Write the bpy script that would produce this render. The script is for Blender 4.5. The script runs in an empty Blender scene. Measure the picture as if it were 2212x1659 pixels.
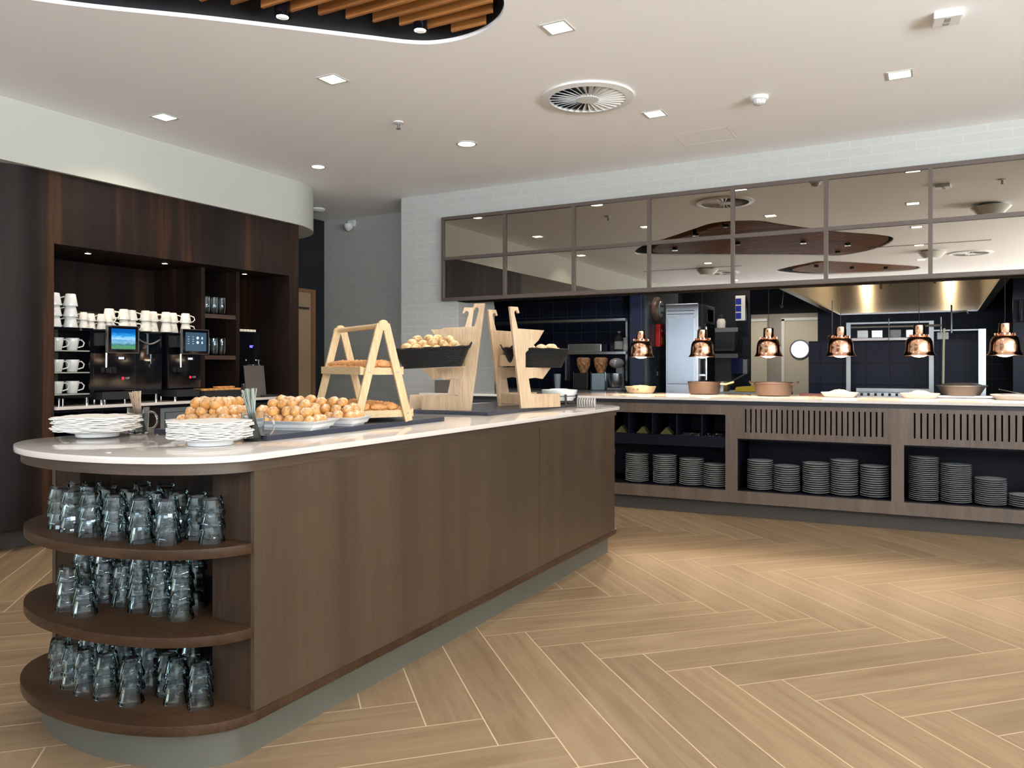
import bpy, bmesh, math, random
from mathutils import Vector, Matrix
from mathutils.geometry import tessellate_polygon
random.seed(7)
PI = math.pi
SC = bpy.context.scene
COL = SC.collection

# ------------------------------------------------------------------ camera
cd = bpy.data.cameras.new('camera'); cam = bpy.data.objects.new('camera', cd); COL.objects.link(cam)
cam.location = (0, 0, 1.18); cam.rotation_euler = (PI/2, 0, math.atan2(.4805, .877))
cd.sensor_fit = 'HORIZONTAL'; cd.sensor_width = 36.0; cd.lens = 36.0*1686/2212
cd.shift_y = -(829.5-789)/2212; cd.clip_start = .05; cd.clip_end = 100
SC.camera = cam
# ------------------------------------------------------------------ world, exposure
SC.view_settings.view_transform = 'Standard'; SC.view_settings.look = 'None'
SC.view_settings.gamma = 1.0; SC.view_settings.use_curve_mapping = False
SC.view_settings.exposure = 0.2
try:
    SC.cycles.use_denoising = True
    SC.cycles.max_bounces = 10; SC.cycles.diffuse_bounces = 4; SC.cycles.glossy_bounces = 5
    SC.cycles.transmission_bounces = 10; SC.cycles.transparent_max_bounces = 12
    SC.cycles.caustics_reflective = False; SC.cycles.caustics_refractive = False
    SC.cycles.sample_clamp_indirect = 4.0; SC.cycles.blur_glossy = .5
except Exception: pass
w = bpy.data.worlds.new('sky'); SC.world = w; w.use_nodes = True
w.node_tree.nodes['Background'].inputs[0].default_value = (.75, .87, 1, 1)
w.node_tree.nodes['Background'].inputs[1].default_value = 1.2

def area(name, loc, rot, sx, sy, power, color):
    l = bpy.data.lights.new(name, 'AREA'); l.shape = 'RECTANGLE'; l.size = sx; l.size_y = sy
    l.energy = power; l.color = color
    o = bpy.data.objects.new(name, l); COL.objects.link(o); o.location = loc; o.rotation_euler = rot; return o
def spot(name, loc, power, color, size=1.9, blend=.6, rad=.04, rot=(0, 0, 0)):
    l = bpy.data.lights.new(name, 'SPOT'); l.energy = power; l.color = color; l.spot_size = size
    l.spot_blend = blend; l.shadow_soft_size = rad
    o = bpy.data.objects.new(name, l); COL.objects.link(o); o.location = loc; o.rotation_euler = rot; return o
# added lights at the unseen windows, tilted up to wash the ceiling
for i, y in enumerate((-4.6, -1.6, 1.4)):
    area('ceiling_wash_right', (5.12, y, 1.45), (0, PI/2+1.42, 0), 2.3, 2.4, 950, (.92, .98, 1))
for i, x in enumerate((-6.4, -3.0, .4, 3.4)):
    area('ceiling_wash_back', (x, -6.9, 1.45), (PI/2+1.44, 0, 0), 2.4, 2.3, 430, (.74, .84, 1))

# ------------------------------------------------------------------ material helpers
MATS = {}
def newmat(name):
    m = bpy.data.materials.new(name); m.use_nodes = True
    return m, m.node_tree.nodes, m.node_tree.links, m.node_tree.nodes['Principled BSDF']
def mat(name, col, rough=.5, metal=0, spec=.5, emis=None, estr=1.0, trans=0, ior=1.45, alpha=1, noise=0, nscale=40, bump=0, coat=0):
    if name in MATS: return MATS[name]
    m, N, L, b = newmat(name)
    b.inputs['Base Color'].default_value = (*col, 1); b.inputs['Roughness'].default_value = rough
    b.inputs['Metallic'].default_value = metal; b.inputs['Specular IOR Level'].default_value = spec
    b.inputs['IOR'].default_value = ior; b.inputs['Transmission Weight'].default_value = trans
    b.inputs['Coat Weight'].default_value = coat; b.inputs['Alpha'].default_value = alpha
    if emis: b.inputs['Emission Color'].default_value = (*emis, 1); b.inputs['Emission Strength'].default_value = estr
    if noise or bump:
        tc = N.new('ShaderNodeTexCoord'); n = N.new('ShaderNodeTexNoise'); n.inputs['Scale'].default_value = nscale
        n.inputs['Detail'].default_value = 5; L.new(tc.outputs['Object'], n.inputs['Vector'])
        if noise:
            r = N.new('ShaderNodeValToRGB'); e = r.color_ramp.elements
            e[0].position = .3; e[1].position = .7
            e[0].color = (*[c*(1-noise) for c in col], 1); e[1].color = (*[min(1, c*(1+noise)) for c in col], 1)
            L.new(n.outputs['Fac'], r.inputs[0]); L.new(r.outputs[0], b.inputs['Base Color'])
        if bump:
            bp = N.new('ShaderNodeBump'); bp.inputs['Strength'].default_value = bump; bp.inputs['Distance'].default_value = .005
            L.new(n.outputs['Fac'], bp.inputs['Height']); L.new(bp.outputs[0], b.inputs['Normal'])
    MATS[name] = m; return m
def wood(name, cols, grain='Z', scale=1.0, rough=.45, fine=1.0, coord='Object', streak=1.0, coat=0):
    """procedural timber: long noise streaks along the grain axis"""
    if name in MATS: return MATS[name]
    m, N, L, b = newmat(name)
    tc = N.new('ShaderNodeTexCoord')
    mp = N.new('ShaderNodeMapping'); s = {'X': (.35, 9, 9), 'Y': (9, .35, 9), 'Z': (9, 9, .35), 'H': (.35, .35, 9)}[grain]
    mp.inputs['Scale'].default_value = [v*scale for v in s]
    L.new(tc.outputs[coord], mp.inputs['Vector'])
    n1 = N.new('ShaderNodeTexNoise'); n1.inputs['Scale'].default_value = 1.0*streak; n1.inputs['Detail'].default_value = 4; n1.inputs['Distortion'].default_value = .6
    n2 = N.new('ShaderNodeTexNoise'); n2.inputs['Scale'].default_value = 16*fine; n2.inputs['Detail'].default_value = 3
    L.new(mp.outputs[0], n1.inputs['Vector']); L.new(mp.outputs[0], n2.inputs['Vector'])
    r = N.new('ShaderNodeValToRGB'); r.color_ramp.elements.remove(r.color_ramp.elements[0])
    r.color_ramp.elements[0].position = .28; r.color_ramp.elements[0].color = (*cols[0], 1)
    for i, c in enumerate(cols[1:]):
        e = r.color_ramp.elements.new(.28+.46*(i+1)/(len(cols)-1)); e.color = (*c, 1)
    L.new(n1.outputs['Fac'], r.inputs[0])
    r2 = N.new('ShaderNodeValToRGB'); r2.color_ramp.elements[0].position = .3; r2.color_ramp.elements[1].position = .7
    r2.color_ramp.elements[0].color = (.72, .72, .72, 1); r2.color_ramp.elements[1].color = (1.15, 1.15, 1.15, 1)
    L.new(n2.outputs['Fac'], r2.inputs[0])
    mx = N.new('ShaderNodeMix'); mx.data_type = 'RGBA'; mx.blend_type = 'MULTIPLY'; mx.inputs[0].default_value = 1
    L.new(r.outputs[0], mx.inputs[6]); L.new(r2.outputs[0], mx.inputs[7]); L.new(mx.outputs[2], b.inputs['Base Color'])
    b.inputs['Roughness'].default_value = rough; b.inputs['Coat Weight'].default_value = coat
    bp = N.new('ShaderNodeBump'); bp.inputs['Strength'].default_value = .12; bp.inputs['Distance'].default_value = .002
    L.new(n2.outputs['Fac'], bp.inputs['Height']); L.new(bp.outputs[0], b.inputs['Normal'])
    MATS[name] = m; return m
def tiles(name, c1, c2, mortar, bw, bh, ms, offset, plane='XZ', rough=.5, bump=.4, smooth=.1, spec=.5):
    if name in MATS: return MATS[name]
    m, N, L, b = newmat(name)
    tc = N.new('ShaderNodeTexCoord'); sx = N.new('ShaderNodeSeparateXYZ'); cx = N.new('ShaderNodeCombineXYZ')
    L.new(tc.outputs['Object'], sx.inputs[0]); L.new(sx.outputs[plane[0]], cx.inputs['X']); L.new(sx.outputs[plane[1]], cx.inputs['Y'])
    br = N.new('ShaderNodeTexBrick'); br.offset = offset; br.inputs['Scale'].default_value = 1
    br.inputs['Brick Width'].default_value = bw; br.inputs['Row Height'].default_value = bh
    br.inputs['Mortar Size'].default_value = ms; br.inputs['Mortar Smooth'].default_value = smooth
    br.inputs['Color1'].default_value = (*c1, 1); br.inputs['Color2'].default_value = (*c2, 1); br.inputs['Mortar'].default_value = (*mortar, 1)
    L.new(cx.outputs[0], br.inputs['Vector']); L.new(br.outputs['Color'], b.inputs['Base Color'])
    bp = N.new('ShaderNodeBump'); bp.invert = True; bp.inputs['Strength'].default_value = bump; bp.inputs['Distance'].default_value = .004
    L.new(br.outputs['Fac'], bp.inputs['Height']); L.new(bp.outputs[0], b.inputs['Normal'])
    b.inputs['Roughness'].default_value = rough; b.inputs['Specular IOR Level'].default_value = spec
    MATS[name] = m; return m

OAK = wood('island oak', [(.042, .027, .016), (.056, .037, .022), (.069, .048, .029)], 'Z', 1.0, .40, fine=2.2)
OAKH = wood('island oak edge', [(.045, .028, .018), (.060, .039, .025), (.075, .050, .033)], 'H', 1.0, .42)
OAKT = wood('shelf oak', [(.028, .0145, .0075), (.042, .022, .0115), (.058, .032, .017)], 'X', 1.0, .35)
OAKC = wood('counter oak', [(.066, .043, .031), (.090, .062, .044), (.115, .081, .059)], 'Z', 1.2, .45)
WAL = wood('walnut', [(.0045, .0026, .0027), (.010, .0056, .005), (.0165, .008, .006), (.065, .030, .013)], 'Z', .55, .55, fine=1.6, streak=1.2)
WALX = wood('walnut shelf', [(.03, .018, .013), (.06, .034, .024), (.09, .05, .034)], 'Y', 1, .4)
PINE = wood('pale pine', [(.50, .33, .16), (.60, .42, .22), (.66, .48, .27)], 'Z', 2.2, .5)
PINEX = wood('pale pine along', [(.50, .33, .16), (.60, .42, .22), (.66, .48, .27)], 'X', 2.2, .5)
BEECH = wood('pale beech board', [(.44, .30, .18), (.53, .38, .24), (.58, .44, .30)], 'Z', 2.5, .5)
SLAT = wood('ceiling slat', [(.20, .07, .018), (.32, .125, .032), (.42, .18, .05)], 'X', 1, .45)
WHITE = mat('white paint', (.50, .505, .455), .7)
CEIL = mat('ceiling paint', (.935, .935, .945), .75)
BRICK = tiles('painted brick', (.435, .44, .415), (.42, .425, .405), (.465, .47, .45), .29, .068, .006, .5, 'XZ', .6, .35, .3)
BRICKY = tiles('painted brick side', (.435, .44, .415), (.42, .425, .405), (.465, .47, .45), .29, .068, .006, .5, 'YZ', .6, .35, .3)
NAVY = tiles('navy tile', (.006, .008, .018), (.008, .010, .022), (.03, .033, .045), .2, .2, .0035, 0, 'XZ', .3, .3, spec=.15)
NAVYY = tiles('navy tile side', (.05, .06, .07), (.05, .06, .07), (.08, .09, .09), .3, .2, .0035, 0, 'YZ', .3, .3)
NAVYB = tiles('navy splash tile', (.007, .010, .024), (.009, .012, .027), (.002, .002, .004), .2, .2, .005, 0, 'XZ', .35, .3, spec=.12)
QUARTZ = mat('quartz worktop', (.74, .69, .65), .07, spec=.6, noise=.03, nscale=300, coat=.3)
QEDGE = QUARTZ
PLINTH = mat('grey plinth', (.082, .079, .062), .5, noise=.04, nscale=8)
PLINTHD = mat('dark plinth', (.055, .047, .040), .6, spec=.2)
BLACK = mat('black lacquer', (.006, .006, .008), .25)
MATTBLACK = mat('matt black', (.012, .012, .014), .6)
BLACKC = mat('recess black', (.010, .011, .013), .8)
GLOSSBLK = mat('gloss black', (.004, .004, .006), .06, spec=.6)
NAVYM = mat('navy laminate', (.003, .004, .009), .5, spec=.15)
SLATE = mat('black slate slab', (.030, .034, .050), .28, noise=.15, nscale=60)
STEEL = mat('brushed steel', (.62, .62, .62), .28, 1, noise=.06, nscale=30)
STEELD = mat('dark steel', (.30, .30, .30), .35, 1)
CHROME = mat('chrome', (.8, .8, .8), .1, 1)
BRONZE = mat('bronze frame', (.095, .072, .060), .45, .2)
MIRROR = mat('bronze mirror', (.34, .305, .26), .015, 1)
COPPER = mat('polished copper', (1, .60, .41), .15, 1)
COPPERM = mat('satin copper', (.040, .027, .022), .45, .25)
CHINA = mat('white china', (.80, .80, .79), .15, coat=.4)
for _m in ('walnut', 'shelf oak', 'end oak'):
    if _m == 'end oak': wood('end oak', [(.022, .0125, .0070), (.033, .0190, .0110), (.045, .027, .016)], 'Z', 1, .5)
    MATS[_m].node_tree.nodes['Principled BSDF'].inputs['Specular IOR Level'].default_value = .18
CHINAW = mat('cream china', (.82, .78, .70), .2, coat=.3)
NAPKIN = mat('napkin paper', (.86, .84, .80), .85, noise=.04, nscale=60, bump=.3)
GREYDOOR = mat('grey cabinet door', (.16, .175, .185), .5)
BEIGE = mat('beige door paint', (.50, .45, .36), .6)
DOORY = mat('brown door leaf', (.36, .25, .15), .5)
def wicker():
    m, N, L, b = newmat('black wicker'); b.inputs['Base Color'].default_value = (.007, .007, .007, 1); b.inputs['Roughness'].default_value = .5; b.inputs['Specular IOR Level'].default_value = .3
    tc = N.new('ShaderNodeTexCoord'); wv = N.new('ShaderNodeTexWave'); wv.bands_direction = 'Z'; wv.inputs['Scale'].default_value = 38; wv.inputs['Distortion'].default_value = 3; wv.inputs['Detail'].default_value = 2; wv.inputs['Detail Scale'].default_value = 4
    L.new(tc.outputs['Object'], wv.inputs['Vector']); bp = N.new('ShaderNodeBump'); bp.inputs['Strength'].default_value = 1; bp.inputs['Distance'].default_value = .006
    L.new(wv.outputs['Fac'], bp.inputs['Height']); L.new(bp.outputs[0], b.inputs['Normal']); return m
RUBBER = wicker()
RED = mat('red box', (.55, .02, .015), .35)
YEL = mat('yellow towel', (.75, .50, .04), .8)
BLUE = mat('blue plastic', (.012, .03, .30), .4)
WHITEP = mat('white plastic', (.75, .76, .75), .4)
GREYP = mat('grey plastic', (.22, .23, .23), .45)
FEED = mat('food mix', (.62, .42, .2), .7, noise=.5, nscale=60)
LETTER = mat('lettering grey', (.55, .55, .55), .5)
GLASS = mat('clear glass', (.93, .97, .97), .01, trans=1, ior=1.48)
def thin_glass(name, tint, k=1.5):
    m, N, L, b = newmat(name); N.remove(b); out = N['Material Output']
    tr = N.new('ShaderNodeBsdfTransparent'); tr.inputs[0].default_value = (*tint, 1)
    gl = N.new('ShaderNodeBsdfGlossy'); gl.inputs['Roughness'].default_value = .02; gl.inputs[0].default_value = (.88, .98, 1, 1)
    fr = N.new('ShaderNodeFresnel'); fr.inputs[0].default_value = k; mx = N.new('ShaderNodeMixShader')
    L.new(fr.outputs[0], mx.inputs[0]); L.new(tr.outputs[0], mx.inputs[1]); L.new(gl.outputs[0], mx.inputs[2]); L.new(mx.outputs[0], out.inputs[0]); MATS[name] = m; return m
TGLASS = thin_glass('tumbler glass', (.985, .995, .995), 1.33)
LAMPW = mat('lamp face', (1, 1, 1), .5, emis=(1, .93, .82), estr=14)
BULB = mat('heat bulb', (1, .9, .8), .5, emis=(1, .80, .55), estr=22)
REDLED = mat('red logo', (.6, .01, .03), .4, emis=(1, .05, .1), estr=.5)
BLUELED = mat('blue display', (.1, .1, .9), .4, emis=(.12, .12, 1), estr=3)
WHITELED = mat('white display', (.8, .85, .9), .4, emis=(.8, .9, 1), estr=.9)
def bun_mat(name, base, dark, sugar, amt):
    m, N, L, b = newmat(name); tc = N.new('ShaderNodeTexCoord'); n = N.new('ShaderNodeTexNoise')
    n.inputs['Scale'].default_value = 42; n.inputs['Detail'].default_value = 6
    L.new(tc.outputs['Object'], n.inputs['Vector'])
    r = N.new('ShaderNodeValToRGB'); r.color_ramp.elements[0].position = .3; r.color_ramp.elements[1].position = .7
    r.color_ramp.elements[0].color = (*dark, 1); r.color_ramp.elements[1].color = (*base, 1); L.new(n.outputs['Fac'], r.inputs[0])
    g = N.new('ShaderNodeSeparateXYZ'); L.new(tc.outputs['Object'], g.inputs[0])
    mr = N.new('ShaderNodeMapRange'); mr.inputs['From Min'].default_value = .018; mr.inputs['From Max'].default_value = .042; mr.inputs['To Max'].default_value = amt
    L.new(g.outputs['Z'], mr.inputs['Value'])
    n2 = N.new('ShaderNodeTexNoise'); n2.inputs['Scale'].default_value = 75; n2.inputs['Detail'].default_value = 3; L.new(tc.outputs['Object'], n2.inputs['Vector'])
    m3 = N.new('ShaderNodeMapRange'); m3.inputs['From Min'].default_value = .38; m3.inputs['From Max'].default_value = .62; L.new(n2.outputs['Fac'], m3.inputs['Value'])
    mu = N.new('ShaderNodeMath'); mu.operation = 'MULTIPLY'; L.new(mr.outputs[0], mu.inputs[0]); L.new(m3.outputs[0], mu.inputs[1])
    mx = N.new('ShaderNodeMix'); mx.data_type = 'RGBA'; L.new(mu.outputs[0], mx.inputs[0]); L.new(r.outputs[0], mx.inputs[6]); mx.inputs[7].default_value = (*sugar, 1)
    L.new(mx.outputs[2], b.inputs['Base Color']); b.inputs['Roughness'].default_value = .6
    bp = N.new('ShaderNodeBump'); bp.inputs['Strength'].default_value = .9; bp.inputs['Distance'].default_value = .006
    L.new(n.outputs['Fac'], bp.inputs['Height']); L.new(bp.outputs[0], b.inputs['Normal']); return m
BUN = bun_mat('sugared bun', (.68, .34, .085), (.42, .17, .03), (.84, .76, .62), .85)
ROLL = bun_mat('seeded roll', (.60, .36, .13), (.20, .09, .03), (.74, .56, .32), 1.0)
ROLLP = bun_mat('pale roll', (.66, .46, .24), (.52, .32, .14), (.78, .66, .48), 1.2)
CROI = bun_mat('croissant crust', (.70, .36, .12), (.36, .13, .04), (.82, .5, .2), .8)

# ------------------------------------------------------------------ mesh builder
class MB:
    def __init__(s): s.v = []; s.f = []; s.uv = None
    def add(s, vs, fs, M=None):
        k = len(s.v); s.v += [tuple(M @ Vector(v)) if M else tuple(v) for v in vs]
        s.f += [tuple(i+k for i in f) for f in fs]; return s
    def box(s, x0, x1, y0, y1, z0, z1, M=None):
        v = [(x0, y0, z0), (x1, y0, z0), (x1, y1, z0), (x0, y1, z0), (x0, y0, z1), (x1, y0, z1), (x1, y1, z1), (x0, y1, z1)]
        return s.add(v, [(0, 3, 2, 1), (4, 5, 6, 7), (0, 1, 5, 4), (1, 2, 6, 5), (2, 3, 7, 6), (3, 0, 4, 7)], M)
    def prism(s, pts, z0, z1, M=None, axis='Z'):
        n = len(pts)
        a = sum(pts[i][0]*pts[(i+1) % n][1]-pts[(i+1) % n][0]*pts[i][1] for i in range(n))
        if a < 0: pts = pts[::-1]
        def P(p, z): return (p[0], p[1], z) if axis == 'Z' else ((p[0], z, p[1]) if axis == 'Y' else (z, p[0], p[1]))
        v = [P(p, z0) for p in pts]+[P(p, z1) for p in pts]
        tri = tessellate_polygon([[Vector((p[0], p[1], 0)) for p in pts]])
        f = []
        for t in tri:
            A, B, C_ = [pts[i] for i in t]
            if (B[0]-A[0])*(C_[1]-A[1])-(B[1]-A[1])*(C_[0]-A[0]) < 0: t = t[::-1]
            f.append(tuple(i+n for i in t)); f.append(tuple(t[::-1]))
        f += [(i, (i+1) % n, (i+1) % n+n, i+n) for i in range(n)]
        if axis == 'Y': f = [q[::-1] for q in f]
        return s.add(v, f, M)
    def lathe(s, prof, n=24, M=None, cap=True, wob=None):
        v = []; f = []; m = len(prof)
        for j, (r, z) in enumerate(prof):
            for i in range(n):
                a = 2*PI*i/n; rr = r*(wob(i, j) if wob else 1); v.append((rr*math.cos(a), rr*math.sin(a), z))
        for j in range(m-1):
            for i in range(n):
                k = (i+1) % n; f.append((j*n+i, j*n+k, (j+1)*n+k, (j+1)*n+i))
        if cap:
            f.append(tuple(range(n))[::-1]); f.append(tuple((m-1)*n+i for i in range(n)))
        return s.add(v, f, M)
    def tube(s, pts, r, n=8, M=None, closed=False):
        pts = [Vector(p) for p in pts]; m = len(pts); v = []; f = []
        rr = r if isinstance(r, (list, tuple)) else [r]*m
        up = None
        for i, p in enumerate(pts):
            if closed: d = pts[(i+1) % m]-pts[i-1]
            else: d = pts[min(i+1, m-1)]-pts[max(i-1, 0)]
            d.normalize()
            if up is None: up = Vector((0, 0, 1)) if abs(d.z) < .9 else Vector((1, 0, 0))
            a = d.cross(up).normalized(); b2 = a.cross(d).normalized(); up = b2
            for k in range(n):
                t = 2*PI*k/n; v.append(p+a*rr[i]*math.cos(t)+b2*rr[i]*math.sin(t))
        for i in range(m if closed else m-1):
            j = (i+1) % m
            for k in range(n): l = (k+1) % n; f.append((i*n+k, i*n+l, j*n+l, j*n+k))
        if not closed: f.append(tuple(range(n))[::-1]); f.append(tuple((m-1)*n+k for k in range(n)))
        return s.add(v, f, M)
    def ball(s, c, r, n=12, M=None, jit=0):
        v = [(c[0], c[1], c[2]-r[2])]; f = []; h = n//2
        for j in range(1, h):
            p = -PI/2+PI*j/h
            for i in range(n):
                a = 2*PI*i/n; q = 1+random.uniform(-jit, jit)
                v.append((c[0]+r[0]*math.cos(p)*math.cos(a)*q, c[1]+r[1]*math.cos(p)*math.sin(a)*q, c[2]+r[2]*math.sin(p)*q))
        v.append((c[0], c[1], c[2]+r[2])); T = len(v)-1
        for i in range(n): f.append((0, 1+(i+1) % n, 1+i))
        for j in range(h-2):
            for i in range(n): a = 1+j*n; f.append((a+i, a+(i+1) % n, a+n+(i+1) % n, a+n+i))
        a = 1+(h-2)*n
        for i in range(n): f.append((a+i, a+(i+1) % n, T))
        return s.add(v, f, M)
    def bar(s, p, q, wx, wy, M=None, side=(0, 1, 0)):
        """rectangular bar from p to q; wx across 'side x axis', wy along side"""
        p = Vector(p); q = Vector(q); d = (q-p).normalized(); b2 = Vector(side); a = d.cross(b2).normalized(); b2 = a.cross(d).normalized()
        v = []
        for c in (p, q):
            for sx, sy in ((-1, -1), (1, -1), (1, 1), (-1, 1)): v.append(c+a*sx*wx/2+b2*sy*wy/2)
        return s.add(v, [(0, 1, 2, 3), (7, 6, 5, 4), (0, 4, 5, 1), (1, 5, 6, 2), (2, 6, 7, 3), (3, 7, 4, 0)], M)

def link(name, mb, material, parent=None, smooth=False, bevel=0, world=False, angle=40):
    me = bpy.data.meshes.new(name)
    vs = mb.v
    if world and parent is not None:
        l = Vector((0, 0, 0)); q = parent
        while q is not None: l = l+Vector(q.location); q = q.parent
        vs = [(v[0]-l.x, v[1]-l.y, v[2]-l.z) for v in vs]
    me.from_pydata([tuple(v) for v in vs], [], mb.f); me.update()
    bm = bmesh.new(); bm.from_mesh(me); bmesh.ops.recalc_face_normals(bm, faces=bm.faces)
    if bevel:
        eds = [e for e in bm.edges if len(e.link_faces) == 2 and e.calc_face_angle(0) > .7]
        bmesh.ops.bevel(bm, geom=eds, offset=bevel, segments=2, affect='EDGES', profile=.6)
    if smooth:
        for f in bm.faces: f.smooth = True
        for e in bm.edges:
            if len(e.link_faces) == 2 and e.calc_face_angle(0) > math.radians(angle): e.smooth = False
    bm.to_mesh(me); bm.free()
    me.materials.append(material)
    o = bpy.data.objects.new(name, me); COL.objects.link(o)
    if parent is not None: o.parent = parent
    return o
def tag(o, label=None, cat=None, group=None, kind=None):
    if label: o['label'] = label
    if cat: o['category'] = cat
    if group: o['group'] = group
    if kind: o['kind'] = kind
    return o
def thing(name, label, cat, loc=(0, 0, 0), rz=0, group=None, rot=None):
    o = bpy.data.objects.new(name, None); COL.objects.link(o); o.location = loc
    o.rotation_euler = rot if rot else (0, 0, rz); o.empty_display_size = .05
    return tag(o, label, cat, group)
def struct(name, mb, m, **k):
    o = link(name, mb, m, **k); o['kind'] = 'structure'; return o
def copy(root, loc, rz=None, label=None, group=None, rot=None, scale=None):
    r = root.copy(); COL.objects.link(r); r.location = loc
    if rz is not None: r.rotation_euler = (0, 0, rz)
    if rot is not None: r.rotation_euler = rot
    if scale: r.scale = scale if isinstance(scale, (tuple, list)) else (scale,)*3
    if label: r['label'] = label
    if group: r['group'] = group
    for ch in list(root.children):
        c = ch.copy(); COL.objects.link(c); c.parent = r
        for g in list(ch.children):
            d = g.copy(); COL.objects.link(d); d.parent = c
    return r
class Placer:
    """first call moves the prototype itself, later calls copy it"""
    def __init__(s, proto): s.p = proto; s.used = False
    def __call__(s, loc, rz=0, label=None, group=None, rot=None, scale=None):
        if not s.used:
            s.used = True; o = s.p; o.location = loc; o.rotation_euler = rot if rot else (0, 0, rz)
            if scale: o.scale = scale if isinstance(scale, (tuple, list)) else (scale,)*3
            if label: o['label'] = label
            if group: o['group'] = group
            return o
        return copy(s.p, loc, rz, label, group, rot, scale if scale else (1, 1, 1))
ORD = ['first', 'second', 'third', 'fourth', 'fifth', 'sixth', 'seventh', 'eighth', 'ninth', 'tenth', 'eleventh', 'twelfth',
       'thirteenth', 'fourteenth', 'fifteenth', 'sixteenth', 'seventeenth', 'eighteenth', 'nineteenth', 'twentieth', 'twenty-first', 'twenty-second', 'twenty-third', 'twenty-fourth']

# ================================================================== ROOM
# ---- floor: herringbone planks
def build_floor():
    W, L = .1925, 1.155; ox, oy = -1.2, 2.92; g = .0022; r2 = math.sqrt(2)
    vs, fs, uvs, rnd = [], [], [], []
    def plank(a0, a1, b0, b1, along):
        c = [(a0+g, b0+g), (a1-g, b0+g), (a1-g, b1-g), (a0+g, b1-g)]
        pts = [(ox+(a-b)/r2, oy+(a+b)/r2) for a, b in c]
        mx = sum(p[0] for p in pts)/4; my = sum(p[1] for p in pts)/4
        if not (-9.6 < mx < 5.8 and -7.6 < my < 7.4): return
        k = len(vs); vs.extend((p[0], p[1], 0) for p in pts); fs.append((k, k+1, k+2, k+3))
        q = random.random()*20; q2 = random.random()*20
        uv = [(0, 0), (L, 0), (L, W), (0, W)] if along == 'a' else [(0, 0), (0, W), (L, W), (L, 0)]
        uvs.append([(u+q, v+q2) for u, v in uv]); rnd.append(random.random())
    for m in range(-8, 9):
        for k in range(-60, 60):
            da = m*L; db = m*L
            plank(k*W+da, k*W+L+da, -k*W+db, -k*W+W+db, 'a')
            plank(k*W+L+da, (k+1)*W+L+da, -k*W+db, -k*W+L+db, 'b')
    me = bpy.data.meshes.new('floor'); k = len(vs)
    vs += [(-9.2, -7.2, -.0004), (5.4, -7.2, -.0004), (5.4, 7.2, -.0004), (-9.2, 7.2, -.0004)]; fs.append((k, k+1, k+2, k+3))
    me.from_pydata(vs, [], fs); ul = me.uv_layers.new(name='UVMap'); at = me.attributes.new('rnd', 'FLOAT', 'FACE')
    for i, p in enumerate(me.polygons):
        if i < len(uvs):
            at.data[i].value = rnd[i]
            for j, li in enumerate(p.loop_indices): ul.data[li].uv = uvs[i][j]
        else: at.data[i].value = 0
    m, N, Lk, b = newmat('herringbone oak tile')
    uvn = N.new('ShaderNodeUVMap'); uvn.uv_map = 'UVMap'; mp = N.new('ShaderNodeMapping'); mp.inputs['Scale'].default_value = (1.4, 16, 1)
    Lk.new(uvn.outputs[0], mp.inputs['Vector'])
    n1 = N.new('ShaderNodeTexNoise'); n1.inputs['Scale'].default_value = 1.3; n1.inputs['Detail'].default_value = 6; n1.inputs['Distortion'].default_value = .8
    n2 = N.new('ShaderNodeTexNoise'); n2.inputs['Scale'].default_value = 9; n2.inputs['Detail'].default_value = 3
    Lk.new(mp.outputs[0], n1.inputs['Vector']); Lk.new(mp.outputs[0], n2.inputs['Vector'])
    r = N.new('ShaderNodeValToRGB'); e = r.color_ramp.elements; e[0].position = .3; e[1].position = .72
    e[0].color = (.182, .119, .068, 1); e[1].color = (.265, .189, .113, 1); Lk.new(n1.outputs['Fac'], r.inputs[0])
    a = N.new('ShaderNodeAttribute'); a.attribute_name = 'rnd'
    mr = N.new('ShaderNodeMapRange'); mr.inputs['To Min'].default_value = .88; mr.inputs['To Max'].default_value = 1.08; Lk.new(a.outputs['Fac'], mr.inputs['Value'])
    mr2 = N.new('ShaderNodeMapRange'); mr2.inputs['From Min'].default_value = .3; mr2.inputs['From Max'].default_value = .7; mr2.inputs['To Min'].default_value = .93; mr2.inputs['To Max'].default_value = 1.05; Lk.new(n2.outputs['Fac'], mr2.inputs['Value'])
    mm = N.new('ShaderNodeMath'); mm.operation = 'MULTIPLY'; Lk.new(mr.outputs[0], mm.inputs[0]); Lk.new(mr2.outputs[0], mm.inputs[1])
    mx = N.new('ShaderNodeVectorMath'); mx.operation = 'SCALE'; Lk.new(r.outputs[0], mx.inputs[0]); Lk.new(mm.outputs[0], mx.inputs['Scale'])
    Lk.new(mx.outputs[0], b.inputs['Base Color']); b.inputs['Roughness'].default_value = .42; b.inputs['Specular IOR Level'].default_value = .4
    bp = N.new('ShaderNodeBump'); bp.inputs['Strength'].default_value = .08; bp.inputs['Distance'].default_value = .002
    Lk.new(n2.outputs['Fac'], bp.inputs['Height']); Lk.new(bp.outputs[0], b.inputs['Normal'])
    gm = mat('floor grout', (.55, .43, .30), .8)
    me.materials.append(m); me.materials.append(gm); me.polygons[len(fs)-1].material_index = 1
    o = bpy.data.objects.new('floor', me); COL.objects.link(o); o['kind'] = 'structure'
build_floor()
struct('floor_kitchen', MB().box(-6.6, 3.4, 7.2, 15.2, -.06, 0), mat('kitchen floor tile', (.06, .06, .065), .5))

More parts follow.
